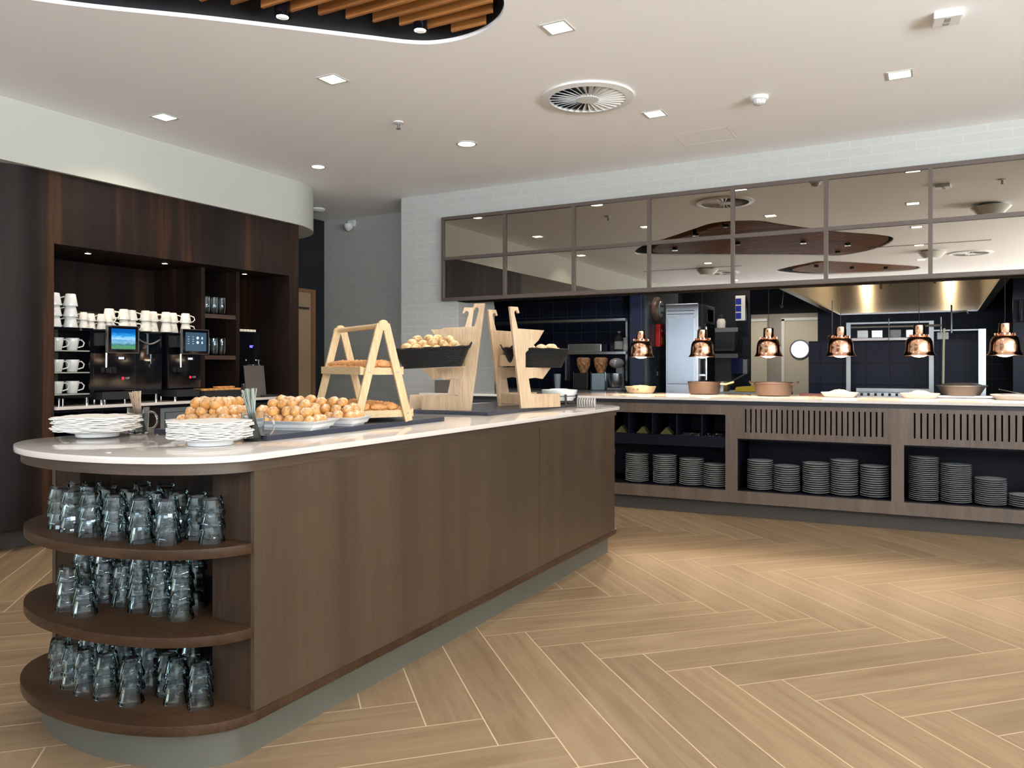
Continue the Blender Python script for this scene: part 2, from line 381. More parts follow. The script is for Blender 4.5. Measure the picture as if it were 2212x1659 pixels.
# ---- ceiling with two free-form openings
def smooth_loop(pts, n=6):
    out = []; m = len(pts)
    for i in range(m):
        p0, p1, p2, p3 = [Vector(pts[(i+j-1) % m]) for j in range(4)]
        for k in range(n):
            t = k/n; out.append(tuple(.5*((2*p1)+(-p0+p2)*t+(2*p0-5*p1+4*p2-p3)*t*t+(-p0+3*p1-3*p2+p3)*t**3)))
    return out
BLOB1 = smooth_loop([(-3.95, 1.45), (-3.63, 2.05), (-3.05, 2.62), (-2.57, 3.11), (-2.40, 3.28), (-2.27, 3.35), (-2.10, 3.36), (-1.92, 3.30), (-1.78, 3.17), (-1.66, 2.93), (-1.42, 2.5), (-1.1, 2.0), (-.68, 1.5), (-.53, 1.1), (-.66, .5), (-1.0, -.05), (-1.45, -.28), (-2.1, .1), (-3.2, .75), (-3.85, 1.15)])
BLOB2 = smooth_loop([(-2.5, -1.75), (-1.9, -1.0), (-1.6, -.85), (-.9, -1.6), (-.3, -2.4), (-.6, -2.9), (-1.9, -2.8), (-2.4, -2.3)])
ZC = 2.84
def ceiling():
    outer = [(-9.1, -7.1), (5.3, -7.1), (5.3, 6.98), (-9.1, 6.98)]
    loops = [outer, BLOB1, BLOB2]; flat = [p for l in loops for p in l]
    tri = tessellate_polygon([[Vector((p[0], p[1], 0)) for p in l] for l in loops])
    mb = MB(); mb.v = [(p[0], p[1], ZC) for p in flat]; mb.f = [tuple(t) for t in tri]
    o = struct('ceiling', mb, CEIL)
    for nm, bl in (('trim_1', BLOB1), ('trim_2', BLOB2)):
        mb = MB(); n = len(bl)
        for i in range(n):
            p, q = bl[i], bl[(i+1) % n]
            k = len(mb.v); mb.v += [(p[0], p[1], ZC), (q[0], q[1], ZC), (q[0], q[1], ZC+.020), (p[0], p[1], ZC+.020)]; mb.f.append((k, k+1, k+2, k+3))
        struct(nm, mb, CEIL)
def recess(name, bl, label):
    n = len(bl); mb = MB()
    for i in range(n):
        p, q = bl[i], bl[(i+1) % n]; k = len(mb.v)
        mb.v += [(p[0], p[1], ZC+.020), (q[0], q[1], ZC+.020), (q[0], q[1], ZC+.36), (p[0], p[1], ZC+.36)]; mb.f.append((k, k+1, k+2, k+3))
    k = len(mb.v); mb.v += [(p[0], p[1], ZC+.36) for p in bl]
    for t in tessellate_polygon([[Vector((p[0], p[1], 0)) for p in bl]]): mb.f.append(tuple(k+i for i in t))
    root = thing('slatted_ceiling_feature', label, 'ceiling feature', (sum(p[0] for p in bl)/n, sum(p[1] for p in bl)/n, ZC))
    link('recess_lining', mb, BLACKC, root, world=True)
    y0 = min(p[1] for p in bl)+.1; y1 = max(p[1] for p in bl)-.09; y = y1; step = .092
    while y > y0:
        xs = []
        for i in range(n):
            p, q = bl[i], bl[(i+1) % n]
            if (p[1]-y)*(q[1]-y) < 0: xs.append(p[0]+(q[0]-p[0])*(y-p[1])/(q[1]-p[1]))
        xs.sort()
        if len(xs) >= 2:
            a, b2 = xs[0]+.27, xs[-1]-.06
            if b2-a > .15: link('slat', MB().box(a, b2, y-.007, y+.007, ZC+.004, ZC+.165), SLAT, root, world=True)
        y -= step
    return root
ceiling()
recess('a', BLOB1, 'free-form black ceiling recess with orange wooden slats, above the island')
recess('b', BLOB2, 'second slatted ceiling recess, seen only in the mirror panes')

# ---- walls
WB = MB()
struct('wall_kitchen', MB().box(-4.69, -4.03, 6.27, 6.97, 0, ZC), BRICK)
struct('wall_kitchen_header', MB().box(-4.03, 3.5, 6.27, 6.42, 1.79, ZC), BRICK)
struct('trim_4', MB().box(-4.03, 3.5, 6.272, 6.42, 1.784, 1.79).box(-4.03, 3.5, 6.42, 6.425, 1.784, ZC), mat('soffit black', (.003, .003, .003), .9, spec=.1))
struct('wall_kitchen_reveal', MB().box(-4.03, -4.02, 6.275, 6.965, 0, 1.79), BRICKY)
struct('wall_recess', MB().box(-6.22, -4.69, 6.85, 6.97, 0, ZC), BRICK)
struct('wall_hall', MB().box(-6.34, -6.22, 5.87, 6.97, 0, ZC), mat('black wall', (.008, .009, .012), .6))
struct('wall_hall_end', MB().box(-9.1, -6.34, 6.85, 6.97, 0, ZC), mat('black wall', (.008, .009, .012), .6))
struct('wall_left', MB().box(-9.2, -9.1, -7.1, 6.97, 0, ZC), WHITE)
struct('wall_right_far', MB().box(3.5, 5.3, 6.27, 6.97, 0, ZC), BRICK)
# hall door
d = link('door_1', MB().box(-6.22, -6.19, 6.20, 6.60, 0, 1.99), DOORY); d['kind'] = 'structure'
link('door_frame', MB().box(-6.22, -6.175, 6.60, 6.66, 0, 2.03).box(-6.22, -6.175, 6.14, 6.20, 0, 2.03).box(-6.22, -6.175, 6.20, 6.60, 1.99, 2.03), mat('door trim brown', (.22, .11, .05), .5), d)
link('door_closer', MB().box(-6.19, -6.165, 6.36, 6.55, 1.80, 1.825), mat('dark metal', (.05, .04, .035), .4), d)
# window walls behind and right of the viewer
def wall_windows(nm, fix, span, wins, axis, start):
    mb = MB(); a = span[0]
    def B(p, q, z0, z1, t0=0, t1=.12):
        if axis == 'X': mb.box(p, q, fix-t1, fix-t0, z0, z1)
        else: mb.box(fix+t0, fix+t1, p, q, z0, z1)
    B(span[0], span[1], 0, .28); B(span[0], span[1], 2.62, ZC)
    for c, wd in wins: B(a, c-wd/2, .28, 2.62); a = c+wd/2
    B(a, span[1], .28, 2.62); struct(nm, mb, WHITE)
    for i, (c, wd) in enumerate(wins):
        fr = MB()
        def F(p, q, z0, z1):
            if axis == 'X': fr.box(p, q, fix-.09, fix-.03, z0, z1)
            else: fr.box(fix+.03, fix+.09, p, q, z0, z1)
        F(c-wd/2, c-wd/2+.05, .28, 2.62); F(c+wd/2-.05, c+wd/2, .28, 2.62); F(c-.025, c+.025, .33, 2.57); F(c-wd/2+.05, c+wd/2-.05, .28, .33); F(c-wd/2+.05, c+wd/2-.05, 2.57, 2.62)
        o = struct('window_%d' % (start+i), fr, mat('window frame', (.05, .05, .055), .4))
wall_windows('wall_back', -7.0, (-9.1, 5.3), [(-6.4, 2.5), (-3.0, 2.5), (.4, 2.5), (3.4, 2.5)], 'X', 1)
wall_windows('wall_right', 5.2, (-7.0, 6.27), [(-4.6, 2.5), (-1.6, 2.5), (1.4, 2.5)], 'Y', 5)

# ---- bulkhead over the coffee station
pts = [(-5.07, -7)]+[(-5.77+.7*math.cos(a*PI/2/14), 5.163+.7*math.sin(a*PI/2/14)) for a in range(15)]+[(-9.1, 5.863), (-9.1, -7)]
struct('wall_bulkhead', MB().prism(pts, 2.45, ZC), WHITE, smooth=True)

# ---- mirrors over the pass
xs = [-4.17, -3.492, -2.805, -2.122, -1.437, -.752, -.067, .618, 1.303, 1.988, 2.673]
mr = thing('mirror_panelling', 'long grid of bronze tinted mirror panes above the kitchen opening', 'mirror', (-.75, 6.2, 1.79))
fr = MB()
for i, x in enumerate(xs): fr.box(x-(.004 if i else 0), x+.024, 6.205, 6.268, 1.79, 2.59)
for z0, z1 in ((1.79, 1.822), (2.178, 2.208), (2.56, 2.59)):
    for i in range(len(xs)-1): fr.box(xs[i]+.024, xs[i+1]-.004, 6.205, 6.268, z0, z1)
link('mirror_frame', fr, BRONZE, mr, world=True)
for i in range(len(xs)-1):
    for z0, z1 in ((1.822, 2.178), (2.208, 2.56)):
        link('mirror_pane', MB().box(xs[i]+.024, xs[i+1]-.004, 6.222, 6.23, z0, z1), MIRROR, mr, world=True)

# ================================================================== CEILING FITTINGS
def quad(cx, cy, h): return [(cx-h, cy-h), (cx+h, cy-h), (cx+h, cy+h), (cx-h, cy+h)]
t = thing('square_downlight', '', 'ceiling light')
fr = MB(); H = .055; Wd = .012
for a, b2, c, d2 in ((-H-Wd, H+Wd, -H-Wd, -H), (-H-Wd, H+Wd, H, H+Wd), (-H-Wd, -H, -H, H), (H, H+Wd, -H, H)): fr.box(a, b2, c, d2, -.004, 0)
link('downlight_frame', fr, WHITE, t); link('diffuser', MB().box(-H, H, -H, H, -.002, -.0005), LAMPW, t)
SQ = Placer(t)
t = thing('round_downlight', '', 'ceiling light')
link('downlight_frame', MB().lathe([(.078, 0), (.078, -.005), (.064, -.006), (.064, -.001)], 28, cap=False), WHITE, t, smooth=True)
link('diffuser', MB().lathe([(.064, -.003), (.001, -.003)], 28, cap=False), LAMPW, t)
RD = Placer(t)
WARM = (1, .88, .74)
for x, y, lab, g in ((-3.087, 3.47, 'square recessed ceiling light between the slatted recess and sprinkler', None), (-1.645, 3.47, 'square recessed ceiling light just right of the slatted recess', None),
    (-4.546, 3.46, 'square recessed ceiling light nearest the dark coffee station', None), (-1.648, 4.97, 'square recessed ceiling light right of round air diffuser', None),
    (-.2, 4.97, 'square recessed ceiling light at far right below square exit box', None)):
    SQ((x, y, ZC), 0, lab); spot('downlight_lamp', (x, y, ZC-.02), 46 if y < 4 else 26, WARM, 2.3, .8)
RD((-3.105, 4.96, ZC), 0, 'bright round recessed ceiling light in the middle of ceiling'); spot('downlight_lamp', (-3.105, 4.96, ZC-.02), 62, WARM, 2.3, .8)
RD((-4.553, 4.94, ZC), 0, 'small round recessed ceiling light near the bulkhead corner', scale=.8); spot('downlight_lamp', (-4.553, 4.94, ZC-.02), 40, WARM, 2.0, .8)
names = []
for (x, y, lab) in ((-.24, 3.45, 'mirrored square ceiling light, right column, second row'), (-.24, 1.9, 'mirrored square ceiling light, right column, third row'), (-.25, .3, 'mirrored square ceiling light, right column, fourth row'),
        (-.25, -1.4, 'mirrored square ceiling light, right column, last row'), (-3.3, -.2, 'mirrored square ceiling light left of slatted recess'), (-4.75, 1.6, 'mirrored square ceiling light near the white bulkhead'),
        (-3.5, -3.0, 'mirrored square ceiling light deep in the dining room')):
    SQ((x, y, ZC), 0, lab, 'ceiling lights seen in the mirrors')
    spot('downlight_lamp', (x, y, ZC-.02), 46, WARM, 2.3, .8)
# suspended cylinders under the slats
t = thing('cylinder_downlight', '', 'ceiling light')
link('lamp_body', MB().lathe([(.034, .01), (.036, .08), (.036, .12), (.001, .12)], 24, cap=False).lathe([(.036, .08), (.036, .0), (.030, .0), (.030, .02)], 24, cap=False), GLOSSBLK, t, smooth=True)
link('diffuser', MB().lathe([(.029, .012), (.001, .012)], 24, cap=False), LAMPW, t)
CY = Placer(t)
for x, y, lab in ((-2.70, 2.69, 'small black cylinder spotlight among ceiling slats, left one'), (-2.22, 3.12, 'small black cylinder spotlight among ceiling slats, right one')):
    CY((x, y, ZC-.03), 0, lab); spot('cylinder_lamp', (x, y, ZC-.05), 20, WARM, 1.3)
for i, (x, y) in enumerate(((-3.3, 1.6), (-2.4, 1.7), (-1.6, 1.4), (-1.1, .9), (-1.3, .2), (-1.8, -1.4), (-1.3, -1.9), (-.8, -2.2))):
    CY((x, y, ZC-.03), 0, 'black cylinder spotlight reflected in the mirror among dark slats', 'cylinder spotlights seen in the mirrors')
# swirl diffuser
def swirl(loc, lab):
    t = thing('swirl_air_diffuser', lab, 'air vent', loc)
    link('outer_ring', MB().lathe([(.235, 0), (.285, 0), (.285, -.012), (.235, -.018)], 48, cap=False).lathe([(.235, -.018), (.235, .0)], 48, cap=False), WHITEP, t, smooth=True)
    link('duct', MB().lathe([(.235, -.002), (.01, -.002)], 48, cap=False), MATTBLACK, t)
    vn = MB(); nb = 30
    for i in range(nb):
        a = 2*PI*i/nb; M = Matrix.Rotation(a, 4, 'Z')
        v = [(.07, -.004, -.003), (.234, -.018, -.003), (.234, .011, -.019), (.07, .006, -.019)]
        v += [(x, y, z+.0015) for x, y, z in v]
        vn.add(v, [(0, 1, 2, 3), (7, 6, 5, 4), (0, 4, 5, 1), (1, 5, 6, 2), (2, 6, 7, 3), (3, 7, 4, 0)], M)
    link('vanes', vn, WHITEP, t)
    link('hub', MB().lathe([(.001, -.021), (.068, -.019), (.075, -.004)], 32, cap=False), WHITEP, t, smooth=True)
swirl((-1.91, 4.46, ZC), 'large round white swirl air diffuser in the ceiling')
swirl((-3.4, -1.6, ZC), 'round swirl air diffuser reflected low in the left mirrors')
swirl((.4, -.9, ZC), 'bright round swirl air diffuser reflected in the right mirrors')
t = thing('smoke_detector', 'white round smoke detector on the ceiling right of diffuser', 'smoke detector', (-.98, 4.97, ZC))
link('detector_base', MB().lathe([(.055, 0), (.055, -.018), (.045, -.024)], 24), WHITEP, t, smooth=True)
link('sensor_head', MB().lathe([(.042, -.024), (.040, -.030), (.034, -.044), (.015, -.052)], 24), mat('white grille', (.6, .6, .6), .5, noise=.5, nscale=120), t, smooth=True)
t = thing('fire_sprinkler', 'small white ceiling sprinkler left of the round diffuser', 'sprinkler', (-3.24, 4.30, ZC))
link('escutcheon', MB().lathe([(.035, 0), (.035, -.006), (.012, -.01)], 20), WHITEP, t, smooth=True)
link('sprinkler_head', MB().lathe([(.009, -.01), (.009, -.04), (.016, -.045), (.016, -.048)], 12), STEELD, t)
t2 = copy(t, (.49, 4.23, ZC), label='sprinkler reflected in the rightmost mirror')
t = thing('exit_box', 'square white box with a grey symbol on the ceiling, top right', 'sign box', (.03, 4.24, ZC), .1)
link('box_body', MB().box(-.06, .06, -.06, .06, -.03, 0), WHITEP, t, bevel=.004)
link('symbol', MB().box(-.012, .012, .012, .042, -.0315, -.03).box(-.008, .014, -.045, .006, -.0315, -.03), mat('symbol grey', (.35, .36, .35), .5), t)
for (x, y, lab) in ((.46, 3.0, 'round white suspended ceiling speaker reflected in right mirror'), (-.1, -.4, 'round white ceiling speaker reflected near the bright diffuser'), (-3.5, -.9, 'round ceiling speaker reflected in the middle mirrors')):
    tag(link('ceiling_speaker', MB().lathe([(.1, 0), (.17, -.02), (.19, -.03), (.11, -.11), (.02, -.115)], 32), WHITEP, smooth=True), lab, 'speaker').location = (x, y, ZC)
for (x0, x1, y) in ((-.9, .6, .35), (-4.6, -2.9, -.8)):
    tag(link('slot_diffuser', MB().box(x0, x1, y-.02, y+.02, ZC-.004, ZC-.0005), MATTBLACK), 'thin black linear slot in the ceiling reflected in mirrors', 'air vent', 'linear slots seen in the mirrors')
struct('trim_3', MB().box(-1.69, -1.30, 5.485, 5.488, ZC-.001, ZC).box(-1.69, -1.30, 5.80, 5.803, ZC-.001, ZC).box(-1.69, -1.687, 5.485, 5.803, ZC-.001, ZC).box(-1.303, -1.30, 5.485, 5.803, ZC-.001, ZC), mat('hatch line', (.6, .57, .53), .7))
t = thing('security_camera', 'small white dome camera high on the brick wall', 'camera', (-5.80, 6.85, 2.76))
link('camera_mount', MB().box(-.05, .05, -.03, 0, -.02, .05), WHITEP, t, bevel=.006)
link('camera_dome', MB().lathe([(.05, 0), (.052, -.03), (.045, -.05), (.02, -.075), (.002, -.08)], 20, M=Matrix.Translation((0, -.07, .0))), WHITEP, t, smooth=True)
tag(link('ceiling_sensor_bar', MB().lathe([(.07, 0), (.075, -.012), (.05, -.03), (.002, -.033)], 20), WHITEP, smooth=True), 'flat round fitting on ceiling beside the bulkhead corner', 'sensor').location = (-5.78, 6.27, ZC)

# ================================================================== ISLAND
def ell(cx, cy, a, b, a0, a1, n=28): return [(cx+a*math.cos(a0+(a1-a0)*i/n), cy+b*math.sin(a0+(a1-a0)*i/n)) for i in range(n+1)]
CXI = -2.29; YN, YF = 1.67, 4.59
def isl(off, offb=None):
    offb = off if offb is None else offb
    return ell(CXI, YN, .5+off, .27+offb, PI, 2*PI)+ell(CXI, YF, .5+off, .27+offb, 0, PI)
isd = thing('buffet_island', 'long oak buffet island with rounded ends and glass shelves', 'island counter', (CXI, 3.13, 0))
link('plinth', MB().prism(isl(-.045, -.06), 0, .122), PLINTH, isd, world=True, smooth=True)
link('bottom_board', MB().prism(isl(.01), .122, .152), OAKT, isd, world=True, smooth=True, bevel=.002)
nt = [(-2.64, YN)]+[(-2.305-.335*math.cos(PI*i/20), YN+.34*math.sin(PI*i/20)) for i in range(1, 20)]+[(-1.97, YN)]
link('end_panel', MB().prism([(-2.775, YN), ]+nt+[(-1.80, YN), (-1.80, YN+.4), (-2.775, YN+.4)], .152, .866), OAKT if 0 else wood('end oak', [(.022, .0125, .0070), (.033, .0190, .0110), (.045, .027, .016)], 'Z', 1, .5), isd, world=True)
for a, b2 in ((YN-.005, 3.545), (3.549, YF+.005)):
    link('side_panel', MB().box(-1.80, -1.785, a, b2, .152, .868), OAK, isd, world=True)
    link('side_panel', MB().box(-2.795, -2.775, a, b2, .152, .868), OAK, isd, world=True)
link('carcass', MB().box(-2.775, -1.80, YN+.4, YF, .152, .866), OAK, isd, world=True)
link('top_band', MB().prism(isl(.008), .866, .900), OAKH, isd, world=True, smooth=True)
def half(far, off=0): return ell(CXI, YF if far else YN, .5+off, .27+off, 0 if far else PI, PI if far else 2*PI)
for z0, z1 in ((.371, .401), (.622, .652)):
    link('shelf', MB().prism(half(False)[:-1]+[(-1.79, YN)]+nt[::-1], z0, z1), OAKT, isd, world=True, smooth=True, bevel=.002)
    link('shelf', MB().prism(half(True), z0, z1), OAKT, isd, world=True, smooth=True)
tag(link('island_worktop', MB().prism([(x-CXI, y-3.13) for x, y in isl(.03)], .900, .920), QUARTZ, smooth=True, bevel=.003), 'pale quartz worktop with rounded ends on the long island', 'worktop').location = (CXI, 3.13, 0)
bpy.data.objects['island_worktop']['label'] = 'pale quartz worktop with rounded ends on the long island'

# ---- stacking tumblers on the shelves
def tumbler():
    n = 20; out = [(.0378, 0), (.0376, .0015), (.0362, .012), (.0345, .0145), (.0282, .052), (.0262, .0570), (.012, .058), (.0005, .058)]
    inn = [(.0005, .049), (.022, .0485), (.0260, .046), (.0330, .0145), (.0352, .010), (.0365, .0)]
    def wob(i, j): return (1.012 if i % 2 else .975) if 3 <= j <= 4 else 1
    mb = MB(); mb.lathe(out, n, cap=False, wob=wob); k = len(mb.v); mb.lathe(inn, n, cap=False)
    for i in range(n): q = (i+1) % n; mb.f.append((i, q, k+5*n+q, k+5*n+i))
    return link('tumbler', mb, TGLASS, smooth=True, angle=14)
TB = tumbler(); TB['category'] = 'glass'; TP = Placer(TB)
TIERS = {2: ['bottom', 'top'], 3: ['bottom', 'middle', 'top'], 4: ['bottom', 'lower middle', 'upper middle', 'top']}
def gstack(x, y, z, n, where, i):
    rz = random.uniform(0, 1)
    for k in range(n):
        TP((x+random.uniform(-.002, .002), y+random.uniform(-.002, .002), z+.0006+k*.0400), rz+k*.1,
           '%s tumbler in %s stack from left, %s' % (TIERS[n][k], ORD[i], where), 'upturned tumblers on the island shelves')
UPF = [(-2.515, 1.523), (-2.420, 1.508), (-2.312, 1.498), (-2.203, 1.506), (-2.092, 1.516), (-2.008, 1.541), (-1.988, 1.628), (-1.905, 1.615)]
UPB = [(-2.560, 1.606), (-2.470, 1.603), (-2.370, 1.592), (-2.265, 1.598), (-2.160, 1.612), (-2.078, 1.636), (-2.33, 1.69), (-2.23, 1.70)]
MDF = [(-2.450, 1.512, 3), (-2.345, 1.500, 2), (-2.335, 1.625, 3), (-2.232, 1.612, 4), (-2.146, 1.622, 4), (-2.045, 1.618, 4)]
MDB = [(-2.50, 1.60, 4), (-2.42, 1.62, 4), (-2.42, 1.71, 4), (-2.33, 1.72, 4), (-2.20, 1.71, 4), (-2.11, 1.72, 4)]
BTF = [(-2.520, 1.530, 3), (-2.440, 1.520, 3), (-2.358, 1.512, 3), (-2.270, 1.522, 3), (-2.165, 1.532, 3), (-2.118, 1.628, 3), (-2.045, 1.600, 3), (-1.955, 1.615, 3)]
BTB = [(-2.50, 1.625, 3), (-2.40, 1.610, 3), (-2.31, 1.610, 3), (-2.22, 1.640, 3), (-2.34, 1.70, 3), (-2.12, 1.72, 3)]
for i, (x, y) in enumerate(UPF): gstack(x, y, .652, 3, 'front row, upper shelf', i)
for i, (x, y) in enumerate(UPB): gstack(x, y, .652, 3, 'back rows, upper shelf', i)
for i, (x, y, n) in enumerate(MDF): gstack(x, y, .401, n, 'front row, middle shelf', i)
for i, (x, y, n) in enumerate(MDB): gstack(x, y, .401, n, 'back rows, middle shelf', i)
for i, (x, y, n) in enumerate(BTF): gstack(x, y, .152, n, 'front row, bottom shelf', i)
for i, (x, y, n) in enumerate(BTB): gstack(x, y, .152, n, 'back rows, bottom shelf', i)

# ================================================================== ON THE ISLAND
ZT = .920
# napkin stacks on white footed dishes
def napkin():
    n = 72; mb = MB(); rr = []
    for i in range(n):
        a = 2*PI*i/n; sq = 1/max(abs(math.cos(a)), abs(math.sin(a)))
        r = .112*min(sq, 1.17)*(1+.018*math.sin(a*22)+random.uniform(-.012, .012)); rr.append(r)
    v = []
    for zz, sc in ((-.0016, 1), (.0016, 1)):
        v.append((0, 0, zz))
        for ring in (.5, .85, 1.0):
            for i in range(n):
                a = 2*PI*i/n; k = ring**3
                v.append((rr[i]*ring*math.cos(a), rr[i]*ring*math.sin(a), zz+k*(.0007*math.sin(a*9+1)+.0005*math.sin(a*17)-.0006)))
    f = []; m = 1+3*n
    for s0, rev in ((0, True), (m, False)):
        for i in range(n):
            q = (i+1) % n; t = (s0, s0+1+i, s0+1+q); f.append(t[::-1] if rev else t)
            for g in range(2):
                a = s0+1+g*n; t = (a+i, a+n+i, a+n+q, a+q); f.append(t[::-1] if rev else t)
    for i in range(n): q = (i+1) % n; f.append((1+2*n+i, 1+2*n+q, m+1+2*n+q, m+1+2*n+i))
    mb.v = v; mb.f = f
    return link('paper_napkin', mb, NAPKIN, smooth=True, angle=60)
npk = napkin(); npk['category'] = 'napkin'; NP = Placer(npk)
dish = link('footed_dish', MB().lathe([(.062, 0), (.072, .001), (.074, .012), (.102, .018), (.108, .023), (.104, .024), (.06, .018), (.001, .017)], 40), CHINA, smooth=True)
dish['category'] = 'dish'; DP = Placer(dish)
for nm, x, y, n, s in (('left', -2.70, 1.775, 11, 1.14), ('right', -2.092, 1.765, 12, 1.0)):
    DP((x, y, ZT+.0003), 0, 'white footed dish under the %s napkin stack' % nm)
    for k in range(n):
        NP((x+random.uniform(-.006, .006), y+random.uniform(-.006, .006), ZT+.0275+k*.0046), .35+random.uniform(-.22, .22)+(.25 if nm == 'left' else 0),
           '%s paper napkin from bottom of %s pile' % (ORD[k], nm), 'white paper napkins in two piles', scale=(s, s, 1))
# glass mugs of stirrers
def gmug():
    t = thing('glass_mug', '', 'mug')
    mb = MB(); out = [(.0005, 0), (.030, 0), (.034, .002), (.036, .03), (.040, .098), (.0400, .100)]; inn = [(.0378, .100), (.0376, .098), (.0340, .03), (.031, .011), (.0005, .009)]
    mb.lathe(out+inn, 28, cap=False); link('mug_body', mb, GLASS, t, smooth=True, angle=60)
    pts = [(.0375, 0, .084)]+[(.046+.026*math.sin(PI*i/10), 0, .052+.032*math.cos(PI*i/10)) for i in range(0, 11)]+[(.0352, 0, .02)]
    link('mug_handle', MB().tube(pts, .0035, 8), GLASS, t, smooth=True); return t
GM = Placer(gmug())
stw = wood('stirrer wood', [(.30, .20, .13), (.45, .33, .23), (.55, .42, .3)], 'Z', 3, .6)
stk = link('stirring_stick', MB().box(-.0028, .0028, -.0007, .0007, 0, .15), stw); stk['category'] = 'stirrer'; SP = Placer(stk)
sgr = mat('grey green sachet', (.30, .33, .29), .6)
stk2 = link('sugar_stick', MB().box(-.0038, .0038, -.0013, .0013, 0, .168), sgr, bevel=.0005); stk2['category'] = 'sugar stick'; SP2 = Placer(stk2)
for nm, x, y, P_, g, rz in (('left', -2.665, 1.915, SP, 'wooden stirrers in the left mug', .5), ('right', -2.070, 1.925, SP2, 'sugar sticks in the right mug', .5)):
    GM((x, y, ZT+.0003), rz, 'clear glass mug holding %s behind the %s napkin pile' % ('wooden stirrers' if nm == 'left' else 'grey sugar sticks', nm))
    for k in range(24):
        a = 2*PI*k/9; ln = -.36+.30*(k/20)+random.uniform(-.03, .03) if k < 21 else random.uniform(.06, .16); dx, dy = .877*ln+random.uniform(-.05, .05), .48*ln+random.uniform(-.06, .06)
        q = Vector((dx, dy, 1)).to_track_quat('Z', 'Y').to_euler()
        P_((x-dx*.055+.009*math.cos(a), y-dy*.055+.009*math.sin(a), ZT+.013), rot=(q.x, q.y, q.z+random.uniform(-.1, .1)),
           label=('thin wooden stirring stick standing in the left glass mug' if nm == 'left' else 'thin grey sugar stick standing in the right glass mug'), group=g)
# slate slabs
tag(link('slate_slab', MB().box(-.295, .295, -.545, .545, 0, .019), SLATE, bevel=.0015), 'black slate slab under the bun trays and ladder shelf', 'slab').location = (-2.313, 2.485, ZT+.0004)
tag(link('slate_slab', MB().box(-.26, .26, -.56, .56, 0, .019), SLATE, bevel=.0015), 'black slate slab under the two basket stands', 'slab').location = (-2.285, 4.0, ZT+.0004)
ZS = ZT+.0198
# trays
def tray(w, d, h=.036, fl=.03):
    o = [(-w/2, -d/2), (w/2, -d/2), (w/2, d/2), (-w/2, d/2)]; mb = MB()
    def ring(k, z): return [((x-math.copysign(k, x)), (y-math.copysign(k, y)), z) for x, y in o]
    R = [ring(fl, 0), ring(fl*.85, .008), ring(fl*.62, .010), ring(fl*.45, .022), ring(.002, h-.003), ring(0, h), ring(.006, h), ring(fl*.7, .014), ring(fl+.01, .008)]
    for r in R: mb.v += r
    for j in range(len(R)-1):
        for i in range(4): q = (i+1) % 4; mb.f.append((j*4+i, j*4+q, j*4+4+q, j*4+4+i))
    mb.f.append((3, 2, 1, 0)); k = (len(R)-1)*4; mb.f.append((k, k+1, k+2, k+3)); return mb
def bun(name, m, r, hz, cat, n=18, jit=.04):
    mb = MB()
    mb.ball((0, 0, hz*.52), (r, r*.93, hz*.55), n, jit=jit)
    mb.v = [(x, y, max(z, .0)+random.uniform(-.0006, .0006)) for x, y, z in mb.v]
    o = link(name, mb, m, smooth=True, angle=80); o['category'] = cat; return o
BNP = Placer(bun('sugared_bun', BUN, .0255, .040, 'bun', 16, .06))
def pile(P_, cx, cy, w, d, z, rows, lab, grp, pitch=.046, dz=.029, s=1.0, rz=0, jit=.003):
    """rows: number of layers; a heap of round things on a w x d base"""
    L = ['bottom', 'second', 'third', 'top']
    for l in range(rows):
        ww, dd = w-l*pitch*.95, d-l*pitch*.9; nx = max(1, int(ww/pitch+.5)); ny = max(1, int(dd/pitch+.5))
        for i in range(nx):
            for j in range(ny):
                x = (i-(nx-1)/2)*pitch+random.uniform(-jit, jit); y = (j-(ny-1)/2)*pitch*.95+random.uniform(-jit, jit)
                X = cx+x*math.cos(rz)-y*math.sin(rz); Y = cy+x*math.sin(rz)+y*math.cos(rz)
                ln = L[l] if l < rows-1 or rows == 1 else 'top'
                P_((X, Y, z+l*dz), rot=(random.uniform(-.25, .25), random.uniform(-.25, .25), random.uniform(0, 6)),
                   label=lab % ('%s layer, %s from left, %s row from front' % (ln, ORD[i], ORD[j])), group=grp, scale=s*random.uniform(.92, 1.14))
for i, (cx, cy, w, d, nm) in enumerate(((-2.462, 2.115, .26, .29, 'left'), (-2.160, 2.186, .32, .195, 'middle'), (-2.232, 2.388, .46, .168, 'rear'))):
    tag(link('serving_tray', tray(w, d), CHINA, bevel=0), 'white rectangular tray of sugared buns on slate, %s one' % nm, 'tray', 'white bun trays').location = (cx, cy, ZS); bpy.data.objects['serving_tray' if i == 0 else 'serving_tray.%03d' % i].rotation_euler = (0, 0, .244)
    pile(BNP, cx, cy, w-.045, d-.045, ZS+.014, 3, 'sugar-dusted bun, %s, '+nm+' tray', 'sugared buns on the '+nm+' tray', rz=.244, jit=.006)

# ladder shelf with small pastries
ang = -.52
lad = thing('ladder_shelf', 'pale wooden A-frame ladder shelf with two pastry trays', 'shelf', (-2.305, 2.775, ZS), ang)
Lx = .27; APX = .415
for sx in (-1, 1):
    for sy in (-1, 1):
        lg = link('leg', MB().bar((sx*Lx, sy*.118, .0), (sx*Lx, sy*.012, APX), .034, .014, side=(1, 0, 0)), PINE, lad, bevel=.002)
        for zz in (.035, .213):
            yy = sy*(.118-.106*zz/APX)
            link('screw', MB().lathe([(.004, 0), (.004, .002), (.001, .003)], 10, M=Matrix.Translation((sx*(Lx+.007), yy, zz)) @ Matrix.Rotation(sx*PI/2, 4, 'Y')), STEELD, lg)
    link('leg_joint', MB().lathe([(.022, -.0085), (.022, .0085)], 24, M=Matrix.Translation((sx*(Lx+.0), 0, APX-.004)) @ Matrix.Rotation(PI/2, 4, 'Y')), PINE, lad, smooth=True)
